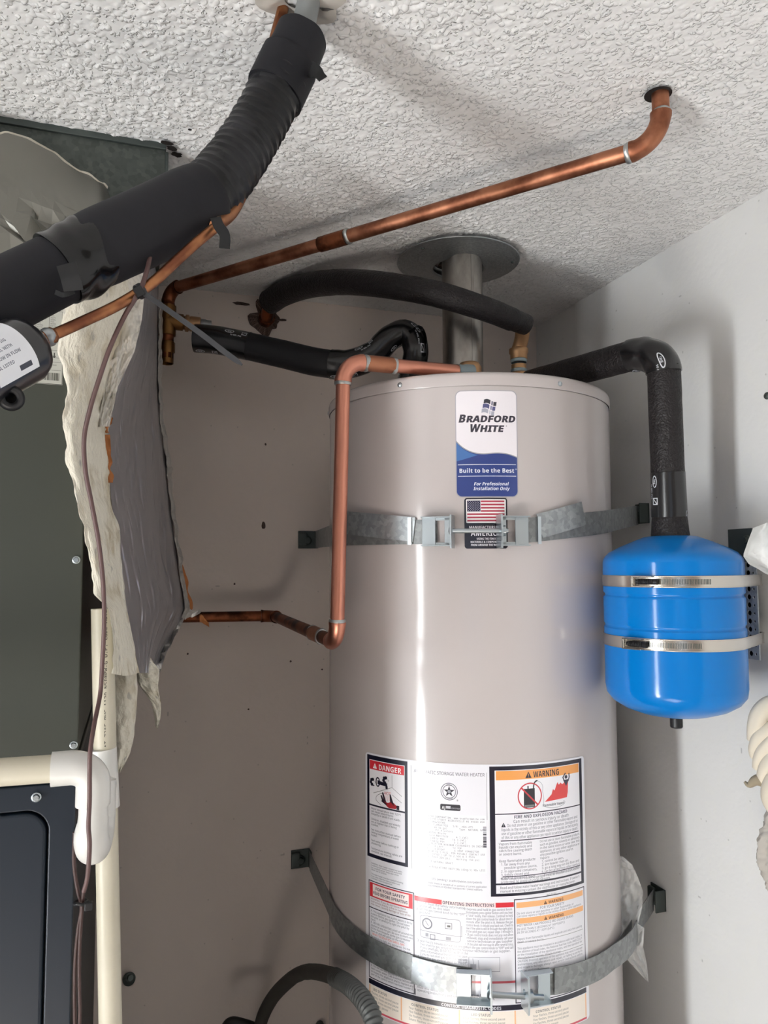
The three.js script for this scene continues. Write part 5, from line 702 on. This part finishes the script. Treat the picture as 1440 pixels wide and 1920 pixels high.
// ------------------------------------------------------------------ gas hose, bag, cloth and small things on the walls
{
  const g = thing('gas_connector', 'dark coated gas hose rising from the bottom edge, ending in a corrugated sleeve', 'gas hose', V(0.2, 1.0, -1.45));
  const pts = [[478, 2010, 1.50], [484, 1950, 1.49], [493, 1905, 1.47], [512, 1870, 1.45], [545, 1836, 1.41], [566, 1824, 1.37], [590, 1822, 1.31], [620, 1829, 1.24], [640, 1838, 1.195]].map((q) => pd(...q));
  part('hose', sweep(curve(pts, 80), (t, a, l) => 0.0125 + 0.0006 * noise(l * 40, a), { seg: 28 }), std({ color: 0x35322d, roughness: 0.6, bumpMap: nSoft, bumpScale: 0.001 }), g);
  const q = [[628, 1832, 1.225], [655, 1848, 1.165], [680, 1874, 1.115], [698, 1906, 1.085], [706, 1950, 1.065], [706, 2000, 1.05]].map((k) => pd(...k));
  part('corrugated_sleeve', sweep(curve(q, 260), (t, a, l) => 0.0128 + 0.0016 * Math.sin(l * 2 * Math.PI / 0.0072), { seg: 28 }), std({ color: 0x5b5d5c, roughness: 0.5, metalness: 0.3 }), g);
  part('elbow_stub', sweep(curve([pd(492, 1935, 1.49), pd(455, 1922, 1.5), pd(432, 1919, 1.5), pd(420, 1935, 1.5)], 24), 0.0115, { seg: 20 }), std({ color: 0x201e1a, roughness: 0.6 }), g);
  solo('pipe_cap', turned([[0.0, 0.016], [0.007, 0.015], [0.009, 0.012], [0.009, 0]].reverse(), pz(599, 1921, ZB), pz(599, 1921, ZB).setZ(3), 20), M.steelDark, 'small dark pipe end on the back wall at the bottom edge, under the gas hose', 'pipe end');
}
{ // clear plastic bag tucked behind the lower strap
  const pts = [[[1168, 1606], [1150, 1600]], [[1186, 1622], [1150, 1640]], [[1196, 1645], [1152, 1690]], [[1206, 1672], [1156, 1720]], [[1204, 1702], [1160, 1740]], [[1196, 1732], [1170, 1762]], [[1208, 1740], [1166, 1790]], [[1206, 1775], [1172, 1795]], [[1213, 1810], [1190, 1815]], [[1216, 1842], [1211, 1838]]];
  const g = grid(14, 90, (u, v) => { const k = v * (pts.length - 1), i = Math.min(pts.length - 2, Math.floor(k)), t = k - i, r = [0, 1].map((c) => lerp(pts[i][0][c], pts[i + 1][0][c], t)), l = [0, 1].map((c) => lerp(pts[i][1][c], pts[i + 1][1][c], t)); const p = pd(lerp(l[0], r[0], u), lerp(l[1], r[1], u), 1.33 - 0.012 * v + 0.035 * Math.abs(fbm(u * 2.5, v * 6, 3, 3)) - 0.03 * u); return [p, u * 0.06, v * 0.3]; });
  solo('plastic_bag', g, M.film, 'crumpled clear plastic bag stuffed behind the right end of the lower strap', 'bag');
}
{
  const c = thing('plastic_sheet', 'torn white plastic sheet hanging in front of the grey bracket at the right edge', 'plastic sheet', pd(1425, 1040, 1.13));
  part('sheet', grid(24, 24, (u, v) => { const e = [[1412, 990], [1404, 1010], [1393, 1042], [1404, 1058], [1420, 1066], [1436, 1076]], k = v * 5, i = Math.min(4, Math.floor(k)), t = k - i, lx = lerp(e[i][0], e[i + 1][0], t), ly = lerp(e[i][1], e[i + 1][1], t), p = pd(lerp(lx, 1490, u), lerp(ly, lerp(960, 1090, v), u), 1.12 + 0.02 * fbm(u * 3, v * 3, 2, 3) + 0.015 * Math.sin(u * 6)); return [p, u * 0.1, v * 0.1]; }), phy({ color: 0xd8d9d8, roughness: 0.4, bumpMap: bumpCrumple, bumpScale: 0.003, side: THREE.DoubleSide }), c);
}
{ // bunched cream cloth at the right edge
  const c = thing('cloth_bundle', 'bunched cream cloth hanging in folds at the right edge below the blue tank', 'cloth', pd(1440, 1400, 1.1));
  const fold = (q, r, k) => part('fold', sweep(curve(q.map((p) => pd(...p)), 50), (t, a, l) => r * (0.72 + 0.4 * Math.sin(t * Math.PI)) * (1 + 0.10 * noise(Math.cos(a) * 1.5, Math.sin(a) * 1.5, l * 22 + k)), { seg: 32 }), M.cloth, c);
  fold([[1470, 1312, 1.14], [1440, 1322, 1.14], [1424, 1340, 1.14], [1417, 1362, 1.14], [1412, 1388, 1.145]], 0.0125, 1);
  fold([[1480, 1352, 1.13], [1452, 1362, 1.13], [1428, 1380, 1.13], [1416, 1402, 1.135], [1415, 1418, 1.14]], 0.0105, 2);
  fold([[1484, 1372, 1.12], [1456, 1382, 1.12], [1436, 1402, 1.12], [1424, 1424, 1.125], [1420, 1440, 1.13]], 0.010, 3);
  fold([[1484, 1396, 1.11], [1464, 1408, 1.11], [1446, 1430, 1.11], [1434, 1452, 1.115], [1429, 1468, 1.12]], 0.0115, 4);
  fold([[1490, 1420, 1.105], [1472, 1444, 1.10], [1458, 1470, 1.10], [1452, 1495, 1.105], [1462, 1525, 1.11]], 0.0175, 5);
  part('lining', sweep(curve([[1475, 1330, 1.16], [1462, 1380, 1.16], [1452, 1430, 1.155], [1458, 1490, 1.15]].map((q) => pd(...q)), 40), 0.020, { seg: 28 }), std({ color: 0x8f8163, roughness: 1 }), c);
  part('corner_tuft', sweep(curve([pd(1432, 1462, 1.12), pd(1416, 1464, 1.12), pd(1404, 1472, 1.125), pd(1396, 1466, 1.13)], 16), (t) => lerp(0.011, 0.002, t), { seg: 16 }), std({ color: 0x9b8f7a, roughness: 0.95 }), c);
  solo('plaster_lump', sweep(curve([[1452, 1512, 1.13], [1454, 1550, 1.13], [1452, 1590, 1.13], [1456, 1640, 1.13], [1470, 1690, 1.14]].map((q) => pd(...q)), 60), (t, a, l) => 0.014 * (0.5 + Math.sin(t * Math.PI) ** 0.7) * (1 + 0.7 * fbm(l * 70, Math.cos(a) * 2, Math.sin(a) * 2, 4)), { seg: 40 }), M.plaster, 'crumbly grey lump at the right edge below the cream cloth', 'lump');
}
{
  const s = thing('wall_anchor', 'small rusty screw anchor low on the back wall right of the white pipe', 'screw', pz(243, 1838, ZB));
  part('anchor', [turned([[0.0, 0.012], [0.009, 0.011], [0.012, 0.006], [0.013, 0]].reverse(), pz(242, 1835, ZB), pz(242, 1835, ZB).setZ(3), 20)], M.steelDark, s);
  part('screw', hexScrew(pz(243, 1832, ZB + 0.012), V(0.3, 0.2, 1).normalize(), 0.006), M.steelDark, s);
  solo('wall_screw', screwHead(pX(1438, 742, XR - 0.001), V(-1, 0, 0), 0.006), M.steelDark, 'small dark screw head high on the right wall near the edge', 'screw');
  struct('wall_chip', [[494, 985, 4, 9], [498, 833, 2, 3], [466, 1330, 2, 2], [352, 1226, 2, 2], [440, 1095, 2, 2], [545, 1240, 2, 2], [604, 1255, 2, 2], [452, 569, 20, 4], [505, 607, 5, 10], [530, 600, 9, 3]].map(([x, y, a, b], i) => grid(12, 1, (u, v) => { const p = pz(x, y, ZB + 0.0006), t = u * 2 * Math.PI; return [p.add(V(Math.cos(t) * a * 0.0011 * v * (0.7 + 0.5 * hash(Math.round(u * 12) % 12, i, 2)), Math.sin(t) * b * 0.0011 * v * (0.7 + 0.5 * hash(Math.round(u * 12) % 12, i, 3)), 0)), u, v]; })), M.rust);
}
// ------------------------------------------------------------------ draw
scene.traverse((o) => { if (o.isMesh) { o.castShadow = true; o.receiveShadow = true; } });
renderer.render(scene, camera);
